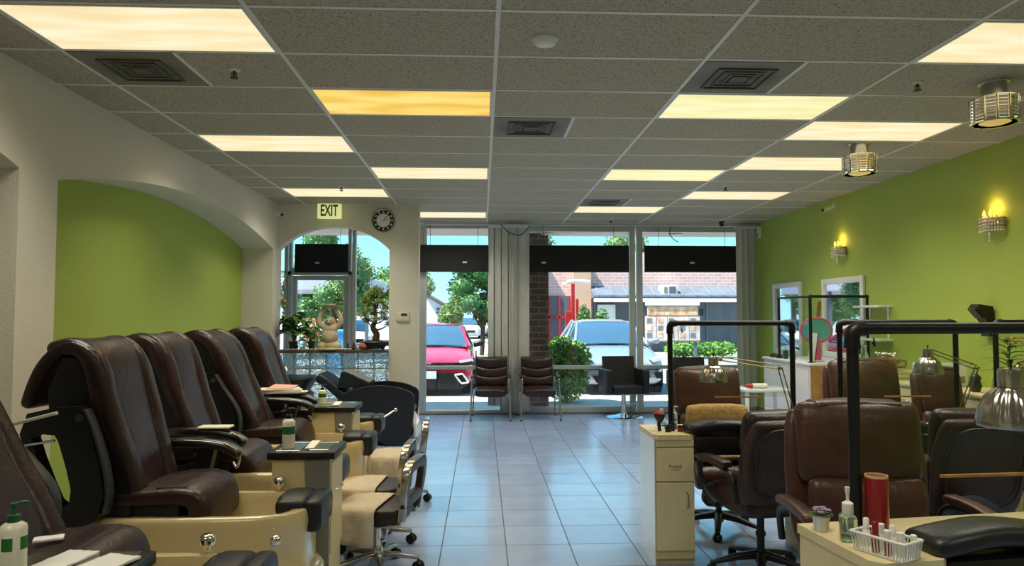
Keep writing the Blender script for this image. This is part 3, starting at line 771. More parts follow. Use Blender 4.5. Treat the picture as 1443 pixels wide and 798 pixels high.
shrub('cypress', 'narrow clipped evergreen on the left of the pair by the pink pilaster', (3.45, 24, -.05), [((0,0,1.0),(.3,.3,1.0))], 1500, .06, 'leaf_mid', 9, group='clipped evergreens', cate='evergreen')
shrub('cypress', 'rounder clipped evergreen on the right of the pair above the silver car', (4.12, 24.3, -.05), [((0,0,.9),(.36,.33,.98))], 1500, .06, 'leaf_mid', 10, group='clipped evergreens', cate='evergreen')
def tree(lab, loc, h, rad, n, size, m, seed, nb=9):
    rnd = random.Random(seed); bl = []
    for k in range(nb):
        a = rnd.uniform(0, 2*pi); q = rnd.uniform(.1,.72)*rad
        bl.append(((q*cos(a), q*sin(a)*.8, h*rnd.uniform(.42,.88)), (rad*rnd.uniform(.33,.5), rad*rnd.uniform(.33,.5), h*rnd.uniform(.11,.17))))
    st = [([(0,0,0),(.05,0,h*.25),(0,.05,h*.6)], h*.022)]+[([(0,0,h*.25),(b[0][0]*.5,b[0][1]*.5,h*.42),b[0]], h*.009) for b in bl[:6]]
    return shrub('tree', lab, loc, bl, n, size, m, seed, st, cate='tree')
tree('big dark green tree over the distant white cars beside the blinds', (.0, 29, -.05), 4.25, 1.55, 5200, .085, 'leaf_deep', 11, 14)
tree('green tree hanging over the red car at the partition edge', (-4.3, 38, -.05), 5.0, 1.8, 3200, .11, 'leaf_olive', 12, 11)
tree('pale green smaller tree in front of the white house gable', (-1.75, 42, -.05), 3.0, 1.1, 2600, .09, 'leaf_olive', 14, 8)
tree('olive green tree behind the potted bonsai in the arched window', (-4.7, 24, -.05), 3.9, 1.3, 3600, .07, 'leaf_olive', 13, 12)
tree('leafy tree seen through the entrance door behind the statue', (-7.6, 33, -.05), 3.9, 2.4, 5000, .1, 'leaf_mid', 15, 13)
tree('tall leafy tree showing above the black board of the entrance', (-9.5, 41, -.05), 7.7, 1.6, 3000, .1, 'leaf_olive', 16, 13)
tree('low tree far left seen through the side strip of the entrance', (-7.6, 22, -.05), 3.5, 1.4, 3000, .09, 'leaf_olive', 17, 9)
tree('tree top showing above the black board of the right window', (9.5, 46, -.05), 7.4, 2.4, 4000, .12, 'leaf_olive', 18, 9)
tree('tree top showing above the black board of the middle window', (2.8, 46, -.05), 7.6, 2.0, 4000, .12, 'leaf_olive', 19, 9)

# buildings ---------------------------------------------------------
t = thing('brick_building', 'long brick shop building across the parking lot with dark shopfront', 'building', (0, 32, -.05))
MB().box(2.0, 24, 0, 8, 0, 4.5).build('wall', 'brick_wall', t)
MB().box(5.05, 20, -.14, -.02, .05, 2.2).build('shopfront', 'store_dark', t)
for k in range(9):
    x = 5.1+k*1.7; MB().box(x-.05, x+.05, -.2, -.14, .05, 2.2).build('mullion', 'awning_grey', t)
MB().prism([(-.02,2.95),(-.02,2.3),(-1.1,2.42),(-1.1,2.5)], 'yz', 4.9, 20).build('awning', 'awning_grey', t)
m = MB()
for k in range(24): x = 5.1+k*.62; m.add([(x,-.02,2.98),(x+.05,-.02,2.98),(x+.05,-1.12,2.53),(x,-1.12,2.53),(x,-.02,2.93),(x+.05,-.02,2.93),(x+.05,-1.12,2.48),(x,-1.12,2.48)], [(0,1,2,3),(0,3,7,4),(1,5,6,2),(3,2,6,7)])
m.build('awning_seam', 'cab_grey', t)
MB().rbox(4.9, 20, -1.2, -1.08, 2.2, 2.36, .02, 1).build('gutter', 'gutter_white', t)
MB().box(4.1, 4.9, -.35, -.02, 0, 4.0).build('pilaster', 'stucco_tan', t)
MB().box(2.0, 2.9, -.3, -.02, 0, 4.0).build('pilaster', 'stucco_tan', t)
f = MB().box(3.0, 4.0, -.08, -.02, .1, 2.5).build('window', 'store_dark', t)
MB().box(3.0,3.08,-.14,-.08,.1,2.5).box(3.92,4.0,-.14,-.08,.1,2.5).box(3.46,3.54,-.14,-.08,.1,2.5).box(3.0,4.0,-.14,-.08,1.5,1.58).build('window_frame', 'red', f)
MB().box(5.2, 6.0, -.3, -.16, .5, 2.1).build('poster_panel', 'gutter_white', t)
t = thing('air_conditioner', 'white box air conditioner on the grey awning across the lot', 'air conditioner', (8.3, 31.35, 2.47))
MB().rbox(-.36, .36, -.3, .3, 0, .45, .02).build('housing', 'gutter_white', t); MB().box(-.02, .28, -.32, -.3, .08, .38).build('fan_grille', 'store_dark', t)
MB().box(-.25,-.1,-.32,-.3,.1,.36).build('louvre', 'cab_grey', t)
t = thing('menu_board', 'outdoor menu board with white panels and a photo header behind the silver car', 'menu board', (7.05, 26, -.05))
MB().rbox(-1.0, 1.0, -.1, .1, 1.98, 2.1, .02).build('top_light', 'gutter_white', t)
MB().box(-.93, .93, -.05, .05, 1.62, 1.95).build('photo_header', 'menu_photo', t)
MB().box(-1.02, 1.02, -.02, .06, .65, 1.6).build('back_panel', 'stucco_tan', t)
for k in range(5):
    p = MB().box(-1.0+k*.405, -.62+k*.405, -.05, -.02, .7, 1.57).build('menu_panel', 'menu_panel', t)
    for q in range(3): MB().box(-.97+k*.405, -.78+k*.405, -.06, -.05, .8+q*.27, .98+q*.27).build('picture', 'menu_photo' if (k+q) % 2 else 'cab_grey', p)
MB().box(-.9, -.8, 0, .1, 0, .7).box(.8, .9, 0, .1, 0, .7).build('post', 'awning_grey', t)
MB().rbox(1.02, 1.14, -.1, .1, 1.6, 1.9, .03).build('speaker', 'car_black', t)
t = thing('red_post_sign', 'tall red post with white arched top across the lot above the shrub', 'sign post', (3.22, 25, -.05))
MB().rbox(-.06, .06, -.06, .06, 0, 2.75, .01).build('post', 'red', t); MB().tube(cat([(-.35,0,2.7),(-.1,0,2.82),(.3,0,2.84),(.6,0,2.8)]), .06, 8).build('arched_top', 'gutter_white', t, smooth=60)
MB().rbox(-.28, -.06, -.03, .03, 1.25, 1.75, .02).build('sign_plate', 'red', t); MB().rbox(.1,.2,-.05,.05,.0,2.2,.01).build('side_post', 'red', t)
t = thing('white_house', 'white gabled house beyond the red car', 'house', (-4.9, 58, -.05))
MB().prism([(-7,0),(2.8,0),(2.8,1.7),(.4,3.15),(-3.5,3.5),(-7,3.2)], 'xz', 0, 8).build('wall', 'house_wall', t)
MB().prism([(.3,3.2),(.4,3.42),(3.3,1.7),(3.2,1.5)], 'xz', -.4, 8.2).build('roof', 'roof_dark', t)
w = MB().box(1.2, 1.85, -.06, 0, 1.75, 2.25).build('window', 'store_dark', t); MB().box(1.49,1.56,-.1,-.06,1.75,2.25).box(1.2,1.85,-.1,-.06,1.97,2.03).build('window_bar', 'gutter_white', w)
MB().box(1.3, 2.7, -.06, 0, 1.1, 1.4).build('window', 'store_dark', t)
t = thing('flat_roofed_shelter', 'pale lavender flat roofed shelter beyond the entrance door', 'shelter', (-6.0, 26, -.05))
MB().rbox(-2.6, 2.0, 0, 4, 2.52, 2.98, .03, 1).build('roof', 'lav_roof', t)
m = MB()
for x in (-2.4, 1.8): MB().box(x-.06, x+.06, .1, .22, 0, 2.52).build('post', 'awning_grey', t)
t = thing('orange_flower_bush', 'bush with orange flowers far beyond the entrance door', 'bush', (-4.72, 19.8, -.05))
leaf_cloud(MB(), [((0,0,1.0),(.35,.3,.5))], 500, .06, random.Random(31)).build('foliage', 'leaf_mid', t)
leaf_cloud(MB(), [((0,-.05,1.2),(.3,.3,.35))], 220, .05, random.Random(32), .95).build('blossom', 'petal_orange', t)
MB().tube([(0,0,0),(0,0,1.0)], .03).build('stem', 'bark', t)
# bollards / wires in the lot skipped; sky and sun
w = bpy.data.worlds.new('sky'); SC.world = w; w.use_nodes = True
nt = w.node_tree; N = nt.nodes; L = nt.links; bg = N['Background']
tc = N.new('ShaderNodeTexCoord'); sp = N.new('ShaderNodeSeparateXYZ'); L.new(tc.outputs['Generated'], sp.inputs[0])
cr = N.new('ShaderNodeValToRGB'); cr.color_ramp.elements[0].position = 0.0; cr.color_ramp.elements[1].position = .5
cr.color_ramp.elements[0].color = lin((184,234,248)); cr.color_ramp.elements[1].color = lin((96,168,226))
e = cr.color_ramp.elements.new(.13); e.color = lin((128,216,244))
L.new(sp.outputs['Z'], cr.inputs[0]); L.new(cr.outputs[0], bg.inputs[0]); bg.inputs[1].default_value = 1.75
sd = bpy.data.lights.new('sun', 'SUN'); sd.energy = 15; sd.angle = R(.6); sd.color = (1,.95,.86)
so = bpy.data.objects.new('sun', sd); COL.objects.link(so); so.rotation_euler = Vector((-.60,-.20,1.0)).to_track_quat('Z', 'Y').to_euler(); so.location = (-8, 20, 20)
# ------------------------------------------------------------------ pedicure spa chairs along the left wall
def sring(x0, x1, hy, z, n=44, p=4):
    out = []
    for j in range(n):
        a = 2*pi*(j+.5)/n; ca, sa = cos(a), sin(a)
        out.append(Vector(((x0+x1)/2+(x1-x0)/2*math.copysign(abs(ca)**(2/p), ca), hy*math.copysign(abs(sa)**(2/p), sa), z)))
    return out
def spa_chair(label, loc, lean=0.0, near='down', far='up', wand=False, rz=0):
    t = thing('pedicure_chair', label, 'pedicure chair', loc, rz, 'pedicure spa chairs along the left wall')
    ln = lambda x, z: (x-max(0, z-.76)*lean, z)
    # foot basin
    rr = [sring(-.45,.64,.24,0), sring(-.46,.68,.25,.05), sring(-.47,.735,.266,.18), sring(-.47,.765,.273,.28), sring(-.47,.77,.275,.325), sring(-.465,.75,.268,.35),
          sring(-.46,.725,.262,.375), sring(-.46,.73,.265,.5), sring(-.46,.74,.27,.60), sring(-.46,.735,.268,.635), sring(-.455,.73,.258,.65), sring(-.44,.71,.245,.652), sring(.04,.665,.215,.648), sring(.06,.65,.205,.62), sring(.10,.60,.18,.40), sring(.14,.56,.15,.36)]
    MB().rings(rr).build('foot_basin', 'tub_cream', t, smooth=50)
    # footrest cushion saddled on the front rim
    f = MB().loft([(.60,-.12,.615),(.60,-.06,.625),(.60,.06,.625),(.60,.12,.615)], (1,0,0), [.14,.15,.15,.14], .075, 4, 20, .02)
    f.merge(MB().loft([(.705,-.12,.575),(.705,0,.58),(.705,.12,.575)], (1,0,0), .09, .15, 4, 20, .02).bm)
    f.xf(Matrix.Translation((.045,.03,.035)))
    f.build('footrest', 'vinyl_black', t, smooth=55)
    for (x, y, z, r, nm) in ((.50,.245,.655,.03,'faucet_knob'), (.64,-.262,.565,.024,'jet_knob')):
        k = MB().lathe([(.01,0),(.014,.02),(r*.8,.022),(r,.03),(r,.055),(r*.7,.065),(0,.067)], n=16, M=Matrix.Translation((x,y,z)) @ (Matrix.Identity(4) if y > 0 else Matrix.Rotation(R(90), 4, 'X')))
        k.build(nm, 'chrome', t, smooth=50)
    # under-seat housing, shell
    MB().rbox(-.22, .18, -.21, .21, .60, .72, .03).build('seat_base', 'plastic_black', t, smooth=40)
    poly = [ln(-.23,1.36), ln(-.35,1.37), ln(-.41,1.22), ln(-.40,1.10), ln(-.28,1.0), (-.23,.82), (-.21,.62), (-.03,.62), (-.04,.80), ln(-.13,1.05), ln(-.19,1.25)]
    MB().prism(poly, 'xz', -.225, .225).bev(.02, 2, 20).build('back_shell', 'plastic_black', t, smooth=45)
    # leather
    pts = [(-.055,.75),(-.10,.9),(-.15,1.05),(-.19,1.2),(-.215,1.30),(-.25,1.375),(-.31,1.41),(-.375,1.395),(-.435,1.33),(-.475,1.24),(-.495,1.17)]
    path = cat([(ln(a,b)[0], 0, b) for a, b in pts], 3); m = len(path)
    W = [.40+.10*min(1, i/(m*.35)) for i in range(m)]; T = [.08+.02*sin(pi*min(1, i/m*1.6)) if i < m*.62 else .072 for i in range(m)]
    b = MB().loft(path, (0,1,0), W, T, 5, 28, .03)
    rn = Vector((3, 1, loc[1]))
    for v in b.bm.verts:
        q = noise.noise(Vector((v.co.x*4, v.co.y*22, v.co.z*3))+rn)
        v.co += Vector((.012*q, 0, .006*q))
    b.build('back_cushion', 'leather_brown', t, smooth=180)
    cpath = cat([(ln(a,b)[0]+(.035 if i < 4 else (.03,.018,.004,-.004)[i-4]), 0, b+(0 if i < 5 else .008)) for i, (a, b) in enumerate(pts[:8])], 4)
    for s in (-1, 1):
        bp = [Vector((q.x-.012, s*(.155+.035*min(1, i/10)), q.z)) for i, q in enumerate(cpath)]
        b = MB().loft(bp, (0,1,0), [.11]*len(bp), .085, 2.6, 18, .03)
        for v in b.bm.verts: v.co.x += .008*noise.noise(Vector((v.co.x*4, v.co.y*20, v.co.z*6))+rn)
        b.build('side_bolster', 'leather_brown', t, smooth=180)
    spath = cat([(-.13,0,.725),(.02,0,.73),(.16,0,.735),(.235,0,.72),(.262,0,.66),(.262,0,.60)], 4)
    MB().loft(spath, (0,1,0), [.46]*len(spath), [.075+.03*min(1, i/14) for i in range(len(spath))], 5, 28, .03).build('seat_cushion', 'leather_brown', t, smooth=180)
    MB().loft([(.07,0,.772),(.2,0,.775)], (0,1,0), .40, .012, 5, 16, .004).build('seat_seam', 'leather_dark', t, smooth=60)
    for s, st in ((-1, near), (1, far)):
        y = s*.285
        if st == 'down':
            a = MB().loft(cat([(-.30,y,.86),(-.16,y,.895),(.05,y,.895),(.2,y,.875),(.27,y,.835)], 4), (0,1,0), [.07+.02*sin(pi*i/17) for i in range(17)], .05, 3, 18, .02)
            ar = a.build('armrest', 'gloss_reflect', t, smooth=180)
            MB().prism([(-.30,.84),(-.26,.62),(-.05,.60),(.10,.62),(.14,.78),(.16,.87),(.08,.87),(.04,.74),(-.1,.70),(-.2,.76),(-.22,.87)], 'xz', y-.03, y+.03).bev(.012, 2, 25).build('arm_panel', 'plastic_black', ar, smooth=45)
            if s < 0:
                MB().rbox(.02, .20, y-.045, y+.045, .918, .930, .004, 1).build('paper_tray', 'label_pale', ar)
                MB().tube(cat([(.25,y-.02,.82),(.26,y-.035,.76),(.245,y-.035,.70),(.22,y-.03,.73)]), .008, 8).build('remote_hook', 'chrome', ar, smooth=60)
        else:
            O = [ln(-.47,1.04),ln(-.44,1.13),ln(-.33,1.155),ln(-.21,1.16),ln(-.18,1.08),(-.125,.90),(-.105,.77),(-.13,.67),(-.22,.615),(-.31,.65),(-.365,.76),(-.42,.90)]
            I = [ln(-.42,1.02),ln(-.41,1.035),ln(-.37,1.04),ln(-.32,1.035),ln(-.305,1.01),(-.27,.90),(-.245,.80),(-.25,.74),(-.28,.72),(-.31,.745),(-.345,.82),(-.39,.93)]
            mb = MB(); n = len(O)
            for d0, d1 in ((y-.035, y+.035),):
                vs = [(x,d0,z) for x,z in O]+[(x,d0,z) for x,z in I]+[(x,d1,z) for x,z in O]+[(x,d1,z) for x,z in I]
                fs = []
                for i in range(n):
                    j = (i+1) % n
                    fs += [(i,j,n+j,n+i),(2*n+i,3*n+i,3*n+j,2*n+j),(i,2*n+i,2*n+j,j),(n+i,n+j,3*n+j,3*n+i)]
                mb.add(vs, fs)
            ar = mb.bev(.01, 2, 50).build('raised_armrest', 'plastic_black', t, smooth=45)
            MB().loft(cat([(ln(-.20,1.14)[0],y-.02*0,1.14),(ln(-.165,1.06)[0],y,1.06),(-.115,y,.90),(-.095,y,.77),(-.11,y,.69)], 4), (0,1,0), .06, .02, 4, 14, .006).build('arm_trim', 'plastic_grey', ar, smooth=60)
            MB().cyl((ln(-.215,1.11)[0],y-.04,1.11), (ln(-.215,1.11)[0],y+.04,1.11), .018, 14).build('hinge', 'plastic_grey', ar, smooth=50)
            if s < 0:
                MB().rbox(-.52-.3*lean, -.30-.3*lean, y-.06, y-.035, 1.10, 1.115, .003, 1, ).xf(Matrix.Translation((-.41,0,1.1)) @ Matrix.Rotation(R(-14), 4, 'Y') @ Matrix.Translation((.41,0,-1.1))).build('tray_edge', 'label_pale', ar)
                MB().tube([(-.50,y-.05,.985),(-.31,y-.05,1.015)], .006, 8).build('tray_bar', 'chrome', ar, smooth=60)
    if wand:
        MB().tube([(.72,.05,.62),(.80,.10,.66),(.88,.14,.71)], .008, 8).ball((.885,.143,.713), .018, 10, 8).build('spray_handle', 'chrome', t, smooth=60)
    return t
CH = [((-1.55,2.57),.30,'up','up','leaning brown massage pedicure chair cut off by the left edge of the picture'),
      ((-1.55,3.54),.0,'up','down','nearest fully visible brown massage pedicure chair with its black armrest folded up'),
      ((-1.63,4.45),.05,'down','up','brown massage pedicure chair with a dark glossy lowered armrest, behind the nearest full one'),
      ((-1.59,5.37),.18,'up','down','reclined brown massage pedicure chair between the two side cabinets, its armrest folded up'),
      ((-1.66,6.33),.10,'down','up','farthest brown massage pedicure chair, papers lying on its armrest, closest to the arched partition')]
for (xy, ln_, a, b, lab) in CH: spa_chair(lab, (xy[0], xy[1], 0), ln_, a, b, wand=(xy[1] > 6))
spa_chair('pedicure chair beside the viewer, outside the left edge of the picture', (-1.75, 1.55, 0), .0, 'down', 'down')
# magazines on the last armrest
t = thing('magazine_stack', 'small stack of pale and pink magazines on the farthest pedicure chair armrest', 'magazines', (-1.66, 5.98, .925), R(6))
MB().rbox(-.16, .16, -.10, .10, 0, .022, .002, 1).build('magazine', 'paper', t); MB().rbox(-.16, .15, -.10, .09, .023, .035, .002, 1).xf(Matrix.Rotation(R(7), 4, 'Z')).build('magazine', 'label_pale', t)
MB().add([(-.10,-.08,.037),(.10,-.06,.037),(.13,.06,.05),(-.06,.07,.06),(-.10,-.08,.041),(.10,-.06,.041),(.13,.06,.054),(-.06,.07,.064)], [(0,1,2,3),(4,5,6,7),(0,1,5,4),(1,2,6,5),(2,3,7,6),(3,0,4,7)]).build('leaflet', 'pink_paper', t)

# side cabinets between the chairs
def side_cabinet(label, x0, x1, y0, y1):
    t = thing('side_cabinet', label, 'cabinet', ((x0+x1)/2, (y0+y1)/2, 0), 0, 'side cabinets between the pedicure chairs')
    hx, hy = (x1-x0)/2, (y1-y0)/2
    b = MB().rbox(-hx+.012, hx-.012, -hy+.01, hy-.01, 0, .80, .006, 1).build('body', 'cab_cream', t)
    MB().prism([(.0+.02,.80),(hx-.013,.80),(hx-.013,.02),(.075,.02)], 'xz', -hy+.002, -hy+.011).build('grey_panel', 'cab_grey', t)
    d = MB().rbox(hx-.013, hx-.002, -hy+.02, hy-.02, .30, .775, .004, 1).build('door', 'cab_cream', t)
    MB().tube([(hx,-.06,.62),(hx+.018,-.055,.62),(hx+.018,.055,.62),(hx,.06,.62)], .005, 8).build('handle', 'chrome', d, smooth=60)
    MB().rbox(-hx-.01, hx+.015, -hy-.012, hy+.012, .80, .84, .008, 2).build('counter_top', 'plastic_black', t, smooth=40)
    MB().rbox(-hx+.03, -.01, -hy+.02, hy-.03, .8405, .8435, .001, 1).rbox(.03, hx-.03, -hy+.05, hy-.03, .8405, .8435, .001, 1).rbox(-hx+.03, hx-.02, hy-.05, hy-.01, .8405, .8438, .001, 1).build('steel_insert', 'steel', t)
    return t
side_cabinet('cream side cabinet with black top beside the nearest full pedicure chair', -1.12, -.79, 3.83, 4.15)
side_cabinet('cream side cabinet with black top farther back, before the last pedicure chair', -1.35, -1.01, 5.68, 6.02)
side_cabinet('black topped side cabinet at the bottom left corner of the picture', -1.38, -1.01, 1.88, 2.25)

def pump_bottle(name, label, loc, h=.19, r=.033, body='bottle_white', cap='plastic_black', lab='label_green', rz=0, scale=1):
    t = thing(name, label, 'bottle', loc, rz)
    H = h*.70
    MB().lathe([(r*.9,0),(r,.006),(r,H*.86),(r*.93,H*.93),(r*.6,H*.985),(r*.42,H)], n=24).build('bottle_body', body, t, smooth=50)
    MB().lathe([(r*.45,H-.002),(r*.5,H),(r*.5,H+h*.09),(r*.22,H+h*.1),(r*.16,H+h*.13),(r*.16,H+h*.2),(r*.3,H+h*.21),(r*.3,H+h*.25),(0,H+h*.26)], n=16).loft([(0,0,H+h*.235),(r*.7,0,H+h*.24),(r*1.0,0,H+h*.225)], (0,1,0), .012, .010, 3, 10, .003).build('pump', cap, t, smooth=50)
    if lab: MB().lathe([(r*1.008,H*.48),(r*1.008,H*.74)], n=24, cap=False).build('label', lab, t, smooth=60)
    return t
pump_bottle('lotion_bottle', 'white lotion bottle with green band on the nearer cream side cabinet', (-1.045, 3.93, .8445), .225, .034)
pump_bottle('lotion_bottle', 'small white lotion bottle on the farther cream side cabinet', (-1.29, 5.85, .8445), .165, .032)
pump_bottle('lotion_bottle', 'white lotion bottle with dark green pump in the bottom left corner', (-1.30, 2.06, .8445), .205, .034, cap='pump_green', lab=None, rz=R(40))
c = COL.objects['lotion_bottle.002']
for a0, a1 in ((-2.6,-1.75),(-1.2,-.3)):
    MB().add([(.0345*cos(a0+(a1-a0)*i/8), .0345*sin(a0+(a1-a0)*i/8), z) for z in (.070,.105) for i in range(9)], [(i,i+1,i+10,i+9) for i in range(8)]).build('label', 'label_green', c, smooth=60)
# white towels laid on the corner cabinet
def flat_sheet(name, label, cate, loc, sx, sy, rz, m, group=None, seed=1, th=.006):
    rnd = random.Random(seed); mb = MB(); n = 8
    top = [[(-sx/2+sx*i/n, -sy/2+sy*j/n, th+.003*noise.noise(Vector((i*.6,j*.6,seed)))) for i in range(n+1)] for j in range(n+1)]
    vs = [p for r in top for p in r]; N_ = len(vs); vs += [(x,y,0) for x,y,z in vs]
    fs = []
    for j in range(n):
        for i in range(n):
            a = j*(n+1)+i; fs += [(a,a+1,a+n+2,a+n+1),(N_+a,N_+a+n+1,N_+a+n+2,N_+a+1)]
    edge = [i for i in range(n+1)]+[(j*(n+1)+n) for j in range(1,n+1)]+[n*(n+1)+i for i in range(n-1,-1,-1)]+[j*(n+1) for j in range(n-1,0,-1)]
    for k in range(len(edge)): a, b = edge[k], edge[(k+1) % len(edge)]; fs.append((a,N_+a,N_+b,b))
    o = mb.add(vs, fs).build(name, m, None, smooth=60); o.location = loc; o.rotation_euler = (0,0,rz)
    return tag(o, label, cate, group)
flat_sheet('folded_paper', 'white folded paper on the bottom left black cabinet top, beside the green pump bottle', 'paper', (-1.215, 2.15, .8450), .10, .17, R(-12), 'paper')
flat_sheet('folded_paper', 'white folded paper near the outer corner of the bottom left cabinet top', 'paper', (-1.085, 2.10, .8450), .11, .19, R(-18), 'paper', seed=2)
flat_sheet('paper_slip', 'white paper slip lying on the seat of the leaning pedicure chair at the left edge', 'paper', (-1.49, 2.55, .790), .09, .05, R(25), 'paper', seed=3)
flat_sheet('paper_strip', 'white paper strip on the black top of the nearer cream side cabinet', 'paper', (-.93, 4.0, .8450), .045, .24, R(4), 'paper', seed=4)
flat_sheet('paper_strip', 'white paper strip on the black top of the farther cream side cabinet', 'paper', (-1.17, 5.85, .8450), .05, .24, R(4), 'paper', seed=5)

# ------------------------------------------------------------------ pedicure stools
def star_base(t, z, Rr, leg_m, caster_m, n=5, lz=.10, cr=.028, a0=.3, flat=False):
    for k in range(n):
        a = a0+2*pi*k/n; c, s = cos(a), sin(a)
        if flat: lg = MB().loft([(c*.03,s*.03,lz),(c*Rr*.5,s*Rr*.5,lz-.005),(c*Rr,s*Rr,lz-.02)], (-s,c,0), [.05,.045,.035], [.03,.028,.022], 5, 14, .005)
        else: lg = MB().loft([(c*.03,s*.03,lz+.02),(c*Rr*.5,s*Rr*.5,lz+.005),(c*Rr,s*Rr,lz-.03)], (-s,c,0), [.06,.05,.035], [.05,.038,.022], 3.5, 14, .006)
        lo = lg.build('leg', leg_m, t, smooth=60)
        M = Matrix.Translation((c*Rr, s*Rr, cr)) @ Matrix.Rotation(a+1.1, 4, 'Z') @ Matrix.Rotation(R(90), 4, 'Y')
        MB().lathe([(cr*.4,-.026),(cr,-.022),(cr,-.006),(cr*.6,-.005),(cr*.6,.005),(cr,.006),(cr,.022),(cr*.4,.026)], n=16, M=M).cyl((c*Rr,s*Rr,cr), (c*Rr,s*Rr,lz-.02), .007, 8).build('caster', caster_m, lo, smooth=50)
    MB().lathe([(.03,lz-.03),(.036,lz-.02),(.036,lz+.03),(.026,lz+.05),(.022,lz+.05),(.022,z),(.0,z)], n=18).build('gas_lift', 'chrome' if flat else 'plastic_black', t, smooth=45)
def stool(label, loc, rz, group='low pedicure stools'):
    t = thing('pedicure_stool', label, 'stool', loc, rz, group)
    MB().loft([(0,0,.33),(0,0,.36),(0,0,.40)], (0,1,0), [.36,.40,.38], [.36,.40,.38], 4.5, 36, .015).build('seat', 'leather_dark', t, smooth=60)
    MB().rbox(-.15, .16, -.14, .14, .305, .325, .01).build('seat_plate', 'chrome', t, smooth=40)
    # open padded back: ring of padding with a chrome band outside
    q = []
    for (y, z) in ((-.155,.44),(-.17,.54),(-.16,.62),(-.11,.655),(0,.66),(.11,.655),(.16,.62),(.17,.54),(.155,.44)): q.append((.205+(z-.4)*.12, y, z))
    pth = cat(q, 4)
    MB().loft(pth, (1,0,0), .045, .065, 4, 16, .01).build('back_pad', 'leather_dark', t, smooth=60)
    MB().loft([(.212,-.14,.455),(.208,0,.45),(.212,.14,.455)], (1,0,0), .045, .07, 4, 16, .01).build('lower_back_pad', 'leather_dark', t, smooth=60)
    o = []
    for (y, z) in ((-.165,.35),(-.178,.43),(-.208,.54),(-.196,.64),(-.13,.69),(0,.696),(.13,.69),(.196,.64),(.208,.54),(.178,.43),(.165,.35)): o.append((.205+(z-.4)*.12, y, z))
    MB().loft(cat(o, 4), (1,0,0), .048, .010, 5, 12, .003).tube([(.05,-.165,.316),(.19,-.165,.33),(.2,-.165,.36)], .010, 8).tube([(.05,.165,.316),(.19,.165,.33),(.2,.165,.36)], .010, 8).build('back_frame', 'steel', t, smooth=60)
    star_base(t, .31, .25, 'steel', 'plastic_black', 5, .105, .032, .15, flat=True)
    MB().tube(cat([(.03,-.03,.20),(.06,-.05,.22),(.08,-.06,.27),(.06,-.05,.31)]), .008, 8).build('lever', 'chrome', t, smooth=60)
    return t
def towel(label, loc, rz, seed, drop=.2, xr=.05):
    mb = MB(); nx, ny = 30, 30; L1 = .20+drop; vs = []
    hx0, hx1, hy = -.20, xr, .20
    for j in range(ny+1):
        for i in range(nx+1):
            s = (L1+hx1-0)*i/nx - (L1) ; x = s      # from far drop to right edge
            y = (-(hy+drop)+2*(hy+drop)*j/ny)
            # rounded corners of the cloth footprint
            dx = max(0, hx0-x); dy = max(0, abs(y)-hy); cx = max(x, hx0); cy = max(-hy, min(hy, y))
            # pull top outline onto a rounded seat
            rx, ry = (cx-.0)/.2, cy/.2
            d = math.hypot(dx, dy); d = min(d, drop*(1+.12*noise.noise(Vector((i*.3, j*.3, seed)))))
            if dx > 0 and dy > 0: ux, uy = -dx/math.hypot(dx,dy), math.copysign(dy/math.hypot(dx,dy), y)
            else: ux, uy = (-1 if dx > 0 else 0), (math.copysign(1, y) if dy > 0 else 0)
            corner = max(0, abs(rx)+abs(ry)-1.35)*.035 if cx < 0 else 0
            ang = math.atan2(cy+uy*.1, cx+ux*.1)
            fold = .016*sin(ang*11+seed)*(min(1, d/.08)) if d > 0 else 0
            px = cx - corner*math.copysign(1, cx) + ux*(.020+fold+.10*d); py = cy - corner*math.copysign(1, cy) + uy*(.020+fold+.10*d)
            z = .424 - d + .003*noise.noise(Vector((i*.4, j*.4, seed+5)))
            if d == 0: z -= .010*max(0, (abs(rx)**4 if cx < 0 else 0)+ry**4-.5)
            vs.append((px, py, z))
    fs = [(j*(nx+1)+i, j*(nx+1)+i+1, (j+1)*(nx+1)+i+1, (j+1)*(nx+1)+i) for j in range(ny) for i in range(nx)]
    o = mb.add(vs, fs).build('seat_towel', 'towel', None, smooth=180); o.location = loc; o.rotation_euler = (0,0,rz)
    md = o.modifiers.new('th', 'SOLIDIFY'); md.thickness = .006; md.offset = 1
    return tag(o, label, 'towel', 'towels on the pedicure stools')
for i, (x, y, rz, l1, l2) in enumerate(((-.635,4.44,R(-10),'nearest low pedicure stool with chrome trimmed open back','cream towel draped over the nearest pedicure stool'),
        (-.73,4.95,R(-4),'middle low pedicure stool with open brown back','cream towel draped over the middle pedicure stool'),
        (-.70,6.02,R(2),'farthest low pedicure stool beside the dark shampoo chair','cream towel draped over the farthest pedicure stool'))):
    stool(l1, (x, y, 0), rz); towel(l2, (x, y, 0), rz, i*2.3)
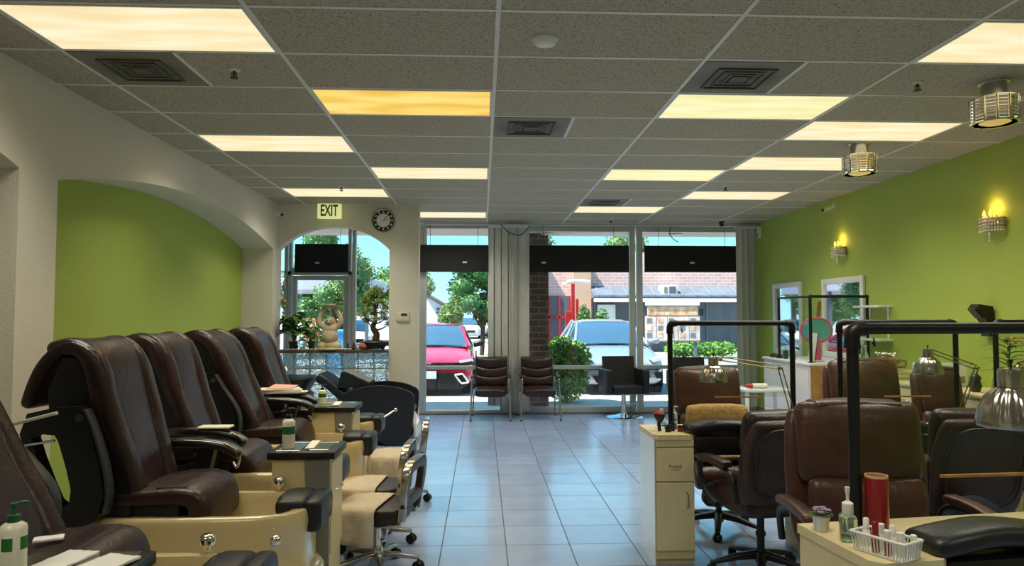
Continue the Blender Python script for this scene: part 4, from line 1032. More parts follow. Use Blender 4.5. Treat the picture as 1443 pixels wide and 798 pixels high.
# crumpled towel hanging on the nearer cabinet's front
# ------------------------------------------------------------------ dark shampoo chairs in front of the partition
def shampoo_chair(label, loc, rz):
    t = thing('shampoo_chair', label, 'chair', loc, rz, 'dark shampoo chairs by the partition')
    side = [(-.48,.50),(-.40,.62),(-.2,.69),(.05,.72),(.28,.69),(.42,.635),(.46,.58),(.455,.40),(.43,.18),(.38,.02),(.12,.01),(.02,.08),(-.2,.2),(-.42,.36)]
    for s in (-1, 1):
        ar = MB().prism(side, 'xz', s*.30-.04, s*.30+.04).bev(.02, 3, 30).build('side_arm', 'vinyl_navy', t, smooth=50)
        MB().tube(cat([(x, s*.30-.042, z) for x, z in side[1:9]], 4), .006, 6).build('piping', 'plastic_grey', ar, smooth=60)
    MB().loft(cat([(-.30,0,.42),(0,0,.40),(.3,0,.42),(.40,0,.38)], 4), (0,1,0), .51, .14, 5, 22, .03).build('seat', 'vinyl_navy', t, smooth=60)
    MB().loft(cat([(-.26,0,.42),(-.42,0,.58),(-.60,0,.74),(-.70,0,.80)], 4), (0,1,0), .50, .13, 5, 22, .03).build('backrest', 'vinyl_navy', t, smooth=60)
    MB().loft(cat([(.40,0,.34),(.46,0,.22),(.47,0,.10)], 4), (0,1,0), .50, .06, 5, 20, .02).build('leg_rest', 'cab_white', t, smooth=60)
    MB().rbox(-.2, .32, -.24, .24, .0, .33, .02).build('base', 'plastic_black', t, smooth=40)
    return t
shampoo_chair('dark navy shampoo chair with rounded side panel standing right before the partition pillar', (-1.27, 8.95, 0), 0)
t = thing('shampoo_basin', 'black shampoo basin unit behind the dark navy chair under the glass blocks', 'basin', (-2.40, 9.0, 0))
MB().rbox(-.25, .25, -.28, .28, 0, .60, .03).build('pedestal', 'plastic_black', t, smooth=40)
MB().loft([(0,0,.60),(0,0,.70),(0,0,.78),(0,0,.80)], (0,1,0), [.5,.66,.70,.68], [.44,.56,.62,.60], 4, 30).loft([(0,0,.795),(0,0,.803)], (0,1,0), [.5,.5], [.42,.42], 3, 30).build('bowl', 'plastic_black', t, smooth=50)
MB().tube(cat([(-.2,.2,.80),(-.2,.2,.92),(-.1,.12,.94),(-.04,.06,.86)]), .012, 8).build('tap', 'chrome', t, smooth=60)
t = thing('wedge_cushion', 'dark wedge shaped headrest cushion with pale top leaning on the shampoo chair', 'cushion', (-1.66, 8.93, .72))
MB().prism([(-.08,-.03),(.30,-.03),(.30,.02),(-.01,.16),(-.04,.15)], 'xz', -.24, .24).bev(.015, 2, 30).build('pad', 'vinyl_navy', t, smooth=45)
MB().prism([(.29,.027),(.0,.163),(.0,.168),(.295,.033)], 'xz', -.2, .2).build('pale_cover', 'cab_grey', t)

# ------------------------------------------------------------------ ornaments on the arch shelf
ZS = 1.1065
def leaf(mb, base, d, L, W, bend=.3, up=(0,0,1), fold=.2):
    """curved pointed leaf blade"""
    d = Vector(d).normalized(); U = Vector(up); sd = d.cross(U).normalized(); n = 6; vs = []
    nn = sd.cross(d).normalized()
    for i in range(n+1):
        t = i/n; w = W*math.sin(pi*min(1, t*.93+.07))**.8*(1-t*.25)
        c = Vector(base)+d*L*t-Vector((0,0,1))*bend*L*t*t
        vs += [c-sd*w/2+nn*w*fold, c, c+sd*w/2+nn*w*fold]
    fs = []
    for i in range(n): a = i*3; fs += [(a,a+1,a+4,a+3),(a+1,a+2,a+5,a+4)]
    mb.add(vs, fs)
def potted_leafy(label, loc, n, L, W, h, potr, poth, seed, leafm='leaf_mid', potm='pot_dark'):
    rnd = random.Random(seed); t = thing('potted_plant', label, 'plant', loc)
    MB().lathe([(potr*.7,0),(potr*.75,.005),(potr,poth),(potr*1.06,poth),(potr*1.06,poth-.02),(potr*.9,poth-.012),(0,poth-.012)], n=24).build('pot', potm, t, smooth=45)
    mb = MB(); st = MB()
    for k in range(n):
        a = rnd.uniform(0, 2*pi); q = rnd.uniform(.15, 1); e = (cos(a)*q*L*1.0, sin(a)*q*L*.7, poth+h*rnd.uniform(.3, 1)*(1.1-.4*q))
        st.tube(cat([(0,0,poth-.02),(e[0]*.4,e[1]*.4,poth+(e[2]-poth)*.7),e], 3), .004, 5)
        leaf(mb, e, (cos(a), sin(a), rnd.uniform(-.3,.5)), L*rnd.uniform(.75,1.2), W*rnd.uniform(.7,1.2), rnd.uniform(.2,.6))
    mb.build('leaves', leafm, t, smooth=60); st.build('stems', leafm, t, smooth=60)
    return t
potted_leafy('broad leaved green potted plant at the left end of the arch shelf', (-2.50, YP+.04, ZS), 52, .14, .14, .40, .07, .11, 3)
potted_leafy('smaller leafy potted plant between the glass ball and the statue', (-2.27, YP+.05, ZS), 18, .08, .07, .20, .05, .11, 4)
t = thing('crystal_ball', 'clear glass ball on a small stand between the two leafy plants', 'ornament', (-2.375, YP-.02, ZS))
MB().lathe([(.03,0),(.032,.008),(.02,.02),(.024,.026)], n=16).build('stand', 'plastic_black', t, smooth=45); MB().ball((0,0,.083), .062, 24, 16).build('ball', mat('ball_glass', (240,246,244), .0, trans=1.0, ior=1.4), t, smooth=180)
# happy seated statue with raised arms
t = thing('stone_statue', 'cream stone laughing statue holding a dish above its head with both arms', 'statue', (-2.02, YP+.02, ZS))
b = MB()
b.ball((0,0,.06), (.155,.10,.07)).ball((-.09,-.03,.05), (.075,.07,.055)).ball((.09,-.03,.05), (.075,.07,.055)).ball((0,-.01,.17), (.115,.095,.11)).ball((0,-.04,.155), (.085,.07,.08)).ball((0,0,.27), (.10,.075,.085)).ball((0,-.005,.375), (.066,.066,.072)).ball((0,-.055,.36), (.035,.022,.022))
b.ball((-.063,0,.37), (.014,.016,.035)).ball((.063,0,.37), (.014,.016,.035)).ball((0,-.066,.378), (.012,.014,.012))
for s in (-1, 1):
    b.tube(cat([(s*.085,0,.30),(s*.135,-.01,.35),(s*.138,-.01,.43),(s*.10,0,.505),(s*.07,0,.53)], 3), [.042,.04,.038,.037,.036,.034,.033,.031,.03,.028,.026,.024,.024], 12)
    b.ball((s*.075,0,.535), (.03,.028,.026))
bo = b.build('figure', 'statue', t, smooth=180)
md = bo.modifiers.new('rm', 'REMESH'); md.mode = 'VOXEL'; md.voxel_size = .008; md.use_smooth_shade = True
MB().lathe([(.03,.545),(.06,.55),(.12,.575),(.13,.595),(.10,.59),(.06,.60),(0,.61)], n=26).build('dish', 'statue', t, smooth=60)
MB().lathe([(.165,0),(.17,.012),(.16,.03),(0,.03)], n=30).build('plinth', 'statue', t, smooth=45)
MB().ball((-.022,-.075,.39),.006,8,6).ball((.022,-.075,.39),.006,8,6).loft([(-.02,-.076,.352),(0,-.081,.347),(.02,-.076,.352)], (0,1,0), .006,.005,2,8).build('face_lines', 'bark', t)
for i, (x, h, m, lab) in enumerate(((-1.78,.085,'pot_dark','small dark figurine right of the stone statue'), (-1.70,.09,'bark','small brown figurine left of the terracotta teapot'))):
    t = thing('figurine', lab, 'figurine', (x, YP, ZS), 0, 'small figurines on the shelf')
    MB().ball((0,0,h*.3), (h*.34,h*.3,h*.32), 12, 8).ball((0,0,h*.62), (h*.22,h*.2,h*.25), 12, 8).build('torso', m, t, smooth=180); MB().ball((0,-.002,h*.88), h*.16, 12, 8).build('head', m, t, smooth=180)
t = thing('teapot', 'round terracotta pink teapot on the shelf left of the bonsai', 'teapot', (-1.575, YP, ZS))
MB().lathe([(.03,0),(.034,.004),(.058,.03),(.062,.055),(.045,.085),(.02,.092)], n=22).build('pot', 'terracotta', t, smooth=60)
MB().lathe([(.028,.09),(.02,.1),(.006,.104),(.01,.112),(0,.118)], n=14).build('lid', 'terracotta', t, smooth=60)
MB().tube(cat([(.05,0,.04),(.08,0,.05),(.09,0,.08)]), .008, 8).build('spout', 'terracotta', t, smooth=60); MB().tube(cat([(-.05,0,.07),(-.085,0,.07),(-.085,0,.035),(-.055,0,.03)]), .006, 8).build('handle', 'terracotta', t, smooth=60)
t = thing('bead_garland', 'string of small glass beads lying along the shelf edge before the statue', 'beads', (-2.0, YP-.06, ZS))
m = MB()
for k in range(40): m.ball((-.55+k*.021, .012*sin(k*.9), .011), .0105, 8, 6)
m.build('beads', 'crystal', t, smooth=180)
# bonsai
t = thing('bonsai', 'bonsai tree with pale green foliage in a dark oval pot on the shelf', 'bonsai', (-1.43, YP+.06, ZS))
MB().loft([(0,0,.012),(0,0,.03),(0,0,.075),(0,0,.10),(0,0,.108)], (0,1,0), [.18,.20,.26,.28,.27], [.24,.27,.35,.37,.36], 2.3, 30).rbox(-.12,-.09,-.06,.06,0,.015,.003,1).rbox(.09,.12,-.06,.06,0,.015,.003,1).build('pot', 'pot_dark', t, smooth=50)
MB().ball((0,0,.10), (.15,.11,.03), 18, 8).build('soil', 'soil', t, smooth=180)
rnd = random.Random(9); br = MB(); tips = []
br.tube(cat([(0,0,.10),(.02,0,.2),(-.03,.01,.3),(.01,0,.42),(-.01,.01,.55),(.02,0,.74)], 4), [.05-.0019*i for i in range(21)], 10)
for k in range(16):
    z = .26+.028*k; a = k*2.4; q = (.20-.005*k)*rnd.uniform(.8,1.1); e = (cos(a)*q, sin(a)*q*.55, z+.07+rnd.random()*.05)
    br.tube(cat([(0,0,z),(e[0]*.5,e[1]*.5,z+.02),e], 3), [.012,.011,.010,.009,.008,.006,.005], 6); tips.append((e, (.075,.06,.045)))
tips += [((.02,0,.80),(.10,.07,.07)), ((-.07,0,.74),(.09,.06,.06)), ((.08,0,.72),(.08,.06,.05)), ((-.12,0,.62),(.08,.06,.06)), ((.11,0,.60),(.06,.05,.05))]
br.build('trunk', 'bark', t, smooth=60); leaf_cloud(MB(), tips, 4200, .015, rnd, .4).build('foliage', 'leaf_bonsai', t)
# hanging ornament on the arch jamb
t = thing('hanging_charm', 'string of brass and red charms hanging on the left jamb of the arch', 'ornament', (-2.655, YP+.09, 1.62))
MB().tube([(0,0,.42),(0,0,-.14)], .003, 6).build('cord', 'red', t)
m = MB()
for z, r in ((.38,.018),(.33,.025),(.28,.02),(.12,.045),(.06,.03),(-.02,.02),(-.07,.026),(-.12,.018)): m.ball((0,0,z), (r,r*.6,r), 12, 8)
m.build('charm', 'brass', t, smooth=180); MB().tube([(0,0,-.14),(0,0,-.27)], [.012,.018], 8).build('tassel', 'red', t, smooth=60)
# ------------------------------------------------------------------ waiting chairs
def waiting_chair(label, loc, rz):
    t = thing('waiting_chair', label, 'chair', loc, rz, 'brown waiting chairs at the window')
    # faces +X locally
    z = [(.18,.44,.47,.15),(-.02,.55,.49,.14),(-.06,.66,.49,.135),(-.10,.79,.49,.15)]
    MB().loft([(.20,0,.405),(.08,0,.43),(-.08,0,.43),(-.18,0,.43)], (0,1,0), [.46,.50,.50,.46], .12, 4, 24, .03).build('seat', 'leather_brown', t, smooth=60)
    b = MB().loft([(-.21,0,.42),(-.25,0,.6),(-.30,0,.8),(-.33,0,.90)], (0,1,0), .50, .05, 4, 22, .02).build('back_shell', 'leather_dark', t, smooth=60)
    for (zz, h, dx) in ((.55,.15,.0),(.68,.15,.022),(.825,.17,.05)):
        MB().loft(cat([(-.20-dx,-.215,zz+.022),(-.18-dx,-.12,zz),(-.175-dx,0,zz-.012),(-.18-dx,.12,zz),(-.20-dx,.215,zz+.022)], 2), (-.1,0,1), h, [.085,.095,.105,.11,.112,.11,.105,.095,.085], 2.6, 22, .03).build('back_roll', 'leather_brown', t, smooth=180)
    for s in (-1, 1):
        y = s*.275
        a = MB().tube(cat([(.26,y*1.08,.01),(.24,y*1.04,.3),(.23,y,.56),(.19,y,.62),(-.1,y,.63),(-.25,y,.60),(-.27,y*.95,.5)], 4), .013, 8).tube(cat([(-.33,y*1.05,.01),(-.26,y,.3),(-.2,y*.95,.42),(.15,y*.9,.37)], 4), .013, 8).build('leg_frame', 'steel', t, smooth=60)
        MB().loft(cat([(.20,y,.635),(.05,y,.65),(-.15,y,.645)], 4), (0,1,0), .055, .035, 4, 14, .015).build('arm_pad', 'leather_dark', t, smooth=60)
        for x in (.26, -.33): MB().cyl((x,y*1.07,0),(x,y*1.07,.02),.017,10).build('foot_cap', 'plastic_black', t, smooth=50)
    return t
waiting_chair('brown padded waiting chair on the left, in front of the vertical blinds', (.14, 10.82, 0), R(-92))
waiting_chair('brown padded waiting chair on the right, before the brick column', (.87, 10.82, 0), R(-88))
# ------------------------------------------------------------------ hydraulic styling chairs
def styling_chair(label, loc, rz):
    t = thing('styling_chair', label, 'chair', loc, rz, 'black hydraulic styling chairs')
    MB().lathe([(.30,0),(.30,.008),(.27,.02),(.12,.035),(.06,.05),(.05,.055),(.05,.20),(.035,.205),(.035,.38),(0,.38)], n=40).build('hydraulic_base', 'chrome', t, smooth=40)
    MB().tube([(.0,.04,.16),(.02,.20,.22),(.04,.26,.24)], .008, 8).build('pedal', 'chrome', t, smooth=60)
    MB().rbox(-.26, .28, -.24, .24, .37, .50, .03).build('seat', 'vinyl_black', t, smooth=40)
    MB().prism([(-.24,.46),(-.17,.46),(-.26,.92),(-.34,.91)], 'xz', -.25, .25).bev(.02, 2, 30).build('backrest', 'vinyl_black', t, smooth=45)
    for s in (-1, 1): MB().rbox(-.24, .26, s*.29-.05, s*.29+.05, .37, .74, .03).build('armrest', 'vinyl_black', t, smooth=40)
    return t
styling_chair('black hydraulic styling chair standing free at the right end of the waiting chairs', (2.19, 10.95, 0), R(-84))
styling_chair('black hydraulic styling chair partly hidden behind the client chair with tan cushion', (3.15, 10.6, 0), R(-95))

# ------------------------------------------------------------------ manicure tables
def nail_table(label, loc, rz, side='cab_white', L=1.04, mat_pad=False):
    t = thing('manicure_table', label, 'table', loc, rz, 'cream manicure tables')
    MB().rbox(0, .25, .012, .385, .035, .78, .004, 1).build('cabinet', 'cab_cream', t)
    MB().box(.0, .25, .03, .37, 0, .036).build('plinth', 'cab_cream', t)
    MB().box(-.006, .0, .0, .40, .0, .78).build('side_panel', side, t)
    for nm, z0, z1 in (('drawer_front',.735,.778),('drawer',.52,.728),('cabinet_door',.09,.512)):
        d = MB().rbox(.004, .246, -.004, .012, z0, z1, .004, 1).build(nm, 'cab_cream', t)
        if nm == 'drawer': MB().tube(cat([(.09,-.004,.62),(.10,-.028,.618),(.15,-.028,.618),(.16,-.004,.62)]), .005, 8).build('handle', 'brass', d, smooth=60)
        if nm == 'cabinet_door': MB().tube(cat([(.20,-.004,.45),(.20,-.028,.44),(.20,-.028,.37),(.20,-.004,.36)]), .005, 8).build('handle', 'brass', d, smooth=60)
    MB().rbox(L-.05, L, .0, .40, 0, .78, .004, 1).build('end_leg', 'cab_cream', t)
    top = [(-.01,.41),(-.01,.02),(.02,-.015),(.22,-.015),(.27,.03),(.36,.10),(.52,.125),(.68,.10),(.78,.03),(.83,-.015),(L,-.015),(L+.01,.41)]
    MB().prism(top, 'xy', .78, .812).bev(.006, 2, 50).build('table_top', 'cab_cream', t, smooth=40)
    MB().rbox(.27, L-.05, .10, .385, .66, .78, .004, 1).build('apron', 'plastic_black', t)
    MB().loft(cat([(.24,.075,.835),(.32,.07,.85),(.46,.08,.86),(.60,.07,.85),(.68,.075,.835)], 3), (0,1,0), .17, .075, 3, 22, .03).build('hand_rest', 'vinyl_black', t, smooth=60)
    MB().rbox(.25, .68, -.0, .10, .675, .80, .02).build('hand_rest_base', 'plastic_black', t, smooth=40)
    return t
nail_table('cream manicure table with white side panel facing the aisle, the middle one nearest the aisle', (1.09, 4.46, 0), 0)
nail_table('cream manicure table mostly hidden behind the large brown chair, second from the aisle', (2.17, 4.46, 0), 0, L=.98)
nail_table('cream manicure table whose drawers show at the right edge of the picture', (3.18, 4.46, 0), 0)
nail_table('nearest cream manicure table at the bottom right with flowerpot and white basket', (1.195, 2.14, 0), R(7), 'cab_cream')  # side panel cream: warm lamp glow put into its colour
def shield(label, loc, rz, W=.80, r=.0175, h=.71, strip=(.30,.62,.2), base=True):
    t = thing('shield_frame', label, 'shield frame', loc, rz, 'black pipe frames holding clear shields')
    for s, x in (('l', 0), ('r', W)):
        MB().cyl((x,0,0), (x,0,h), r, 14).build('post', 'pipe_black', t, smooth=60)
        MB().lathe([(r*2.4,0),(r*2.4,.006),(r*1.4,.012),(r*1.4,.03),(r,.03)], c=(x,0,0), n=18).build('flange', 'pipe_black', t, smooth=45)
        sg = 1 if x == 0 else -1
        MB().tube(cat([(x,0,h-.045),(x,0,h-.01),(x+sg*.012,0,h+.012),(x+sg*.045,0,h+.018)], 4), r*1.28, 14).lathe([(r*1.4,-.006),(r*1.4,.006)], c=(x,0,h-.045), n=16).build('elbow', 'pipe_black', t, smooth=60)
    MB().cyl((.02,0,h+.018), (W-.02,0,h+.018), r, 14).build('cross_bar', 'pipe_black', t, smooth=60)
    MB().box(.02, W-.02, -.0025, .0025, strip[2]+.006, h-.0).build('clear_shield', 'plexi', t)
    MB().rbox(strip[0], strip[1], -.006, .006, strip[2], strip[2]+.011, .002, 1).build('wood_and_glint', 'wood_and_glint', t)  # tan colour stands in for light catching the shield's lower edge
    m = MB()
    for x in (.08, W-.08): m.tube(cat([(x,0,h-.015),(x+.006,.002,h-.045),(x-.004,.003,h-.03)]), .003, 6)
    m.build('tie', 'plastic_black', t)
    return t
shield('black pipe frame on the aisle side table, before the chair with tan cushion', (1.255, 4.70, .812), 0, W=.83, h=.68)
shield('black pipe frame standing on the second manicure table, behind the thick near frame', (2.40, 4.68, .812), 0, h=.685)
shield('black pipe frame cut by the right edge, beside the orange flower', (3.48, 4.68, .812), 0, h=.685)
shield('thick looking nearest black pipe frame over the large brown leather chair', (1.302, 2.45, .812), R(4), W=.82, r=.0205, h=.685, strip=(.32,.80,.175))

# ------------------------------------------------------------------ swivel chairs
def exec_chair(label, loc, rz, top=1.16, w=.56, m='leather_exec', head=.0, headw=None, arms=True, base_rot=.3, seat=.50, group='brown leather swivel chairs'):
    t = thing('swivel_chair', label, 'chair', loc, rz, group)
    star_base(t, seat-.10, .30, 'plastic_black', 'plastic_black', 5, .09, .028, base_rot)
    MB().rbox(-.12, .12, -.10, .10, seat-.11, seat-.075, .01).build('seat_plate', 'plastic_black', t, smooth=40)
    MB().tube([(.0,-.08,seat-.09),(.02,-.26,seat-.11)], .006, 8).rbox(.0,.05,-.31,-.25,seat-.125,seat-.10,.008).build('height_lever', 'plastic_black', t, smooth=50)
    MB().loft(cat([(-.20,0,seat-.02),(0,0,seat-.03),(.18,0,seat-.01),(.26,0,seat-.045),(.28,0,seat-.09)], 3), (0,1,0), w*.92, .13, 4, 26, .04).build('seat', m, t, smooth=180)
    H = top-seat
    pth = cat([(-.20,0,seat+.0),(-.25,0,seat+.18*H/.66),(-.28,0,seat+.42*H/.66),(-.33,0,top-.06)], 4); n = len(pth)
    MB().loft(pth, (0,1,0), [w*(.80+.20*sin(pi*min(1,.15+i/n*.75))) for i in range(n)], .075, 4, 26, .035).build('back_shell', m if head else mat('leather_shell', (66,44,38), .42, var=(9,(54,36,31)), bump=(40,.3)), t, smooth=180)
    # piping round the rear of the shell
    ol = []
    for k in range(22):
        a = -.5*pi*.9+k/21*1.9*pi; yy = math.copysign(abs(cos(a))**.45, cos(a))*w*.40; q = (math.copysign(abs(sin(a))**.6, sin(a))+1)/2; zz = seat+.05+(top-.12-seat)*max(0,q); xx = -.24-.10*max(0,q)**1.2-.036
        ol.append((xx-.004, yy, zz))
    MB().tube(cat(ol, 2), .006, 6).build('piping', 'leather_dark', t, smooth=60)
    z0 = seat+.06; z1 = top-.34 if head else seat+.28
    c = (z0+z1)/2
    MB().loft([(-.155,-w*.34,c),(-.15,-w*.12,c),(-.15,w*.12,c),(-.155,w*.34,c)], (-.12,0,1), z1-z0+.05, [.10,.135,.135,.10], 2.7, 24, .04).build('lumbar_pad', m, t, smooth=180)
    z0, z1 = z1+.0, top+.01; c = (z0+z1)/2; hw = (headw or w)
    bp = MB().loft([(-.205-.05*H,-hw*.36,c),(-.19-.05*H,-hw*.12,c),(-.19-.05*H,hw*.12,c),(-.205-.05*H,hw*.36,c)], (-.16,0,1), z1-z0+.02, [.13,.17,.17,.13], 2.7, 26, .05)
    for v in bp.bm.verts: v.co += Vector((1,0,.6))*.012*noise.noise(v.co*Vector((5,24,5))+Vector((loc[0],3,1)))
    bp.build('head_pad', m, t, smooth=180)
    if head:
        MB().loft([(-.25-.05*H,-w*.28,top-.0),(-.25-.05*H,0,top+.008),(-.25-.05*H,w*.28,top-.0)], (1,0,0), .15, .05, 3, 20, .02).build('top_cover', m, t, smooth=180)
    if arms:
        for s in (-1, 1):
            y = s*(w/2+.03)
            MB().tube(cat([(-.24,y,seat+.02),(-.22,y*1.04,seat+.15),(-.1,y*1.06,seat+.20),(.12,y*1.06,seat+.20),(.19,y*1.04,seat+.14),(.14,y,seat+.0),(.06,y*.9,seat-.06)], 4), .017, 8).build('arm_loop', 'plastic_black', t, smooth=60)
            MB().loft(cat([(-.16,y*1.06,seat+.225),(0,y*1.06,seat+.23),(.15,y*1.06,seat+.215)], 3), (0,1,0), .07, .04, 4, 16, .018).build('arm_pad', m, t, smooth=60)
    return t
exec_chair('large brown leather client chair with puffy headrest behind the nearest table', (1.75, 3.05, 0), R(-93), top=1.135, w=.66, head=1, seat=.50)
exec_chair('brown client chair with a tan cushion behind the aisle side manicure table', (1.73, 5.18, 0), R(-90), top=1.14, w=.56, head=1, seat=.49, base_rot=.9)
exec_chair('brown technician chair turned towards the aisle, its rounded back seen from behind', (1.70, 4.32, 0), R(99), top=.99, w=.52, m='leather_brown', seat=.47, base_rot=.1)
exec_chair('brown technician chair seen from behind, right of the large leather chair', (2.70, 4.06, 0), R(90), top=1.03, w=.52, m='leather_brown', seat=.47)
exec_chair('brown client chair behind the second table, seen between the two nested black frames', (3.02, 5.30, 0), R(-92), top=1.19, w=.62, head=1, seat=.50)
exec_chair('brown client chair with small round headrest seen beneath the middle chrome lamp', (3.68, 5.36, 0), R(-93), top=1.12, w=.42, head=1, headw=.30, arms=False, seat=.48)
t = tag(MB().loft([(-.20,0,0),(-.1,.01,.01),(.1,.01,.01),(.20,0,0)], (0,0,1), .20, .09, 3, 22, .03).build('lumbar_cushion', 'tan_towel', None, smooth=180), 'tan textured cushion leaning on the back of the far brown client chair', 'cushion')
t.location = (1.735, 5.20, .80)
t = tag(MB().loft([(0,-.2,0),(0,0,.006),(0,.22,0)], (1,0,0), .44, .035, 5, 22, .012).build('seat_cushion', 'tan_towel', None, smooth=180), 'tan towel pad lying on the seat of the far brown client chair', 'towel'); t.location = (1.73, 5.12, .57)

# ------------------------------------------------------------------ balanced arm lamps
def desk_lamp(label, c, joint, elbow, base, r=.09, tilt=(0,0)):
    t = thing('desk_lamp', label, 'lamp', base, 0, 'chrome balanced arm lamps'); B = Vector(base)
    c, joint, elbow = (Vector(c)-B, Vector(joint)-B, Vector(elbow)-B)
    M = Matrix.Translation(c) @ Euler((R(tilt[0]), R(tilt[1]), 0)).to_matrix().to_4x4()
    n = 132; rr = []
    for k, (q, z) in enumerate([(.36,.055),(.50,.050),(.72,.03),(.88,.0),(.98,-.035),(1.0,-.05),(.985,-.052),(.96,-.035),(.86,-.002),(.70,.026),(.48,.045),(.34,.048)]):
        ring = []
        for j in range(n):
            a = 2*pi*j/n; rib = 1+.022*cos(a*22)*(1 if .4 < q < .97 else 0)
            ring.append(M @ Vector((r*q*rib*cos(a), r*q*rib*sin(a), z*r/.09)))
        rr.append(ring)
    MB().rings(rr, cap=False).build('lamp_shade', 'steel', t, smooth=70)
    k = r/.09
    MB().lathe([(.032*k,.05*k),(.036*k,.052*k),(.034*k,.056*k)], n=24, M=M).build('collar', 'plastic_black', t, smooth=45)
    MB().lathe([(.033*k,.054*k),(.033*k,.10*k),(.030*k,.107*k),(.012*k,.11*k),(0,.11*k)], n=24, M=M).build('socket_cap', 'steel', t, smooth=45)
    MB().lathe([(.003*k,.108*k),(.003*k,.122*k),(.006*k,.123*k),(.006*k,.133*k),(0,.135*k)], n=12, M=M).build('switch', 'plastic_black', t, smooth=45)
    MB().ball(M @ Vector((0,0,.01)), .026*k, 14, 10).build('bulb', 'cap_white', t, smooth=180)
    a = MB()
    sd = (M @ Vector((0,0,.08*k)))
    a.tube([sd, joint], .006, 8).ball(joint, .014, 12, 8)
    off = Vector((0,0,.016))
    a.tube([joint+off, elbow+off], .0042, 8).tube([joint-off*.4, elbow-off*.4-Vector((.02,0,0))], .0042, 8)
    a.build('upper_arm', 'brass', t, smooth=60)
    b = MB(); fo = Vector((.014,0,0)); foot = Vector((0,0,.03))
    b.tube([elbow+fo, foot+fo], .0042, 8).tube([elbow-fo, foot-fo], .0042, 8).ball(elbow, .014, 12, 8).cyl(elbow-Vector((0,.02,0)), elbow+Vector((0,.02,0)), .008, 10)
    b.build('lower_arm', 'brass', t, smooth=60)
    sp = MB(); q0 = joint.lerp(elbow,.55); q1 = joint.lerp(elbow,.9)
    sp.tube([q0+(q1-q0)*(i/60)+Vector((0,.004*cos(i*1.3),.004*sin(i*1.3)+.004)) for i in range(61)], .0012, 5); sp.build('spring', 'steel', t, smooth=60)
    MB().lathe([(.05,0),(.05,.008),(.02,.014),(.012,.03),(.012,.05),(0,.05)], n=20).build('clamp_base', 'plastic_black', t, smooth=45)
    return t
desk_lamp('chrome balanced arm lamp inside the frame on the aisle side table', (1.50, 4.56, 1.185), (1.56, 4.6, 1.275), (1.965, 4.62, 1.215), (2.055, 4.60, .8125), .088)
desk_lamp('chrome balanced arm lamp left of the orange flower, over the second table', (2.89, 4.5, 1.235), (2.94, 4.55, 1.325), (3.27, 4.58, 1.215), (3.13, 4.60, .8125), .090)
desk_lamp('large looking nearest chrome lamp at the right edge of the picture', (1.53, 2.0, 1.295), (1.63, 2.1, 1.40), (1.98, 2.3, 1.45), (2.08, 2.40, .8125), .094)

# ------------------------------------------------------------------ things on the tables
ZT = .8125
def flower_pot(name, label, loc, r, h, petals, pm, seed, leafm='leaf_mid', potm='frame_white'):
    rnd = random.Random(seed); t = thing(name, label, 'flowerpot', loc)
    MB().lathe([(r*.75,0),(r*.78,.003),(r,h),(r*1.04,h),(r*1.0,h-.008),(r*.92,h-.006),(0,h-.008)], n=24).build('pot', potm, t, smooth=45)
    lf = MB(); fl = MB()
    for k in range(14):
        a = k*2.4; leaf(lf, (cos(a)*r*.3, sin(a)*r*.3, h), (cos(a), sin(a), .5), r*1.3, r*.7, .3)
    for k in range(petals):
        a = k*2.4; q = r*1.0*math.sqrt((k+.5)/petals); c = (cos(a)*q, sin(a)*q, h+r*(1.1-.5*q/r))
        for j in range(6):
            b = j*pi/3+k; leaf(fl, c, (cos(b), sin(b), .35), r*.48, r*.42, .3)
    lf.build('leaves', leafm, t, smooth=60); fl.build('blossoms', pm, t, smooth=60)
    return t
flower_pot('flower_pot', 'small white pot with pale lilac flowers on the corner of the nearest table', (1.180, 2.455, ZT), .029, .052, 9, 'petal_lilac', 1)
t = thing('clear_pump_bottle', 'clear pump bottle with white nozzle beside the lilac flowerpot', 'bottle', (1.222, 2.352, ZT), R(70))
MB().rbox(-.036, .036, -.026, .026, 0, .085, .012, 3).build('bottle_body', 'lotion', t, smooth=50)
MB().tube(cat([(.03,0,.08),(.05,0,.075),(.052,0,.04),(.034,0,.02)]), .005, 8).build('handle', 'clear', t, smooth=60)
MB().lathe([(.017,.085),(.018,.088),(.018,.122),(.009,.128),(.005,.13),(.005,.15),(.007,.155),(.008,.175),(0,.176)], n=18).build('pump', 'cap_white', t, smooth=45)
t = thing('red_canister', 'tall dark red cylindrical canister with gold rim on the nearest table', 'canister', (1.36, 2.42, ZT))
MB().lathe([(.036,0),(.038,.004),(.038,.19),(.036,.195)], n=30).build('body', 'red_can', t, smooth=45); MB().lathe([(.0375,.191),(.037,.199),(.034,.199),(.033,.191),(0,.191)], n=30).build('rim', 'gold_tip', t, smooth=45)
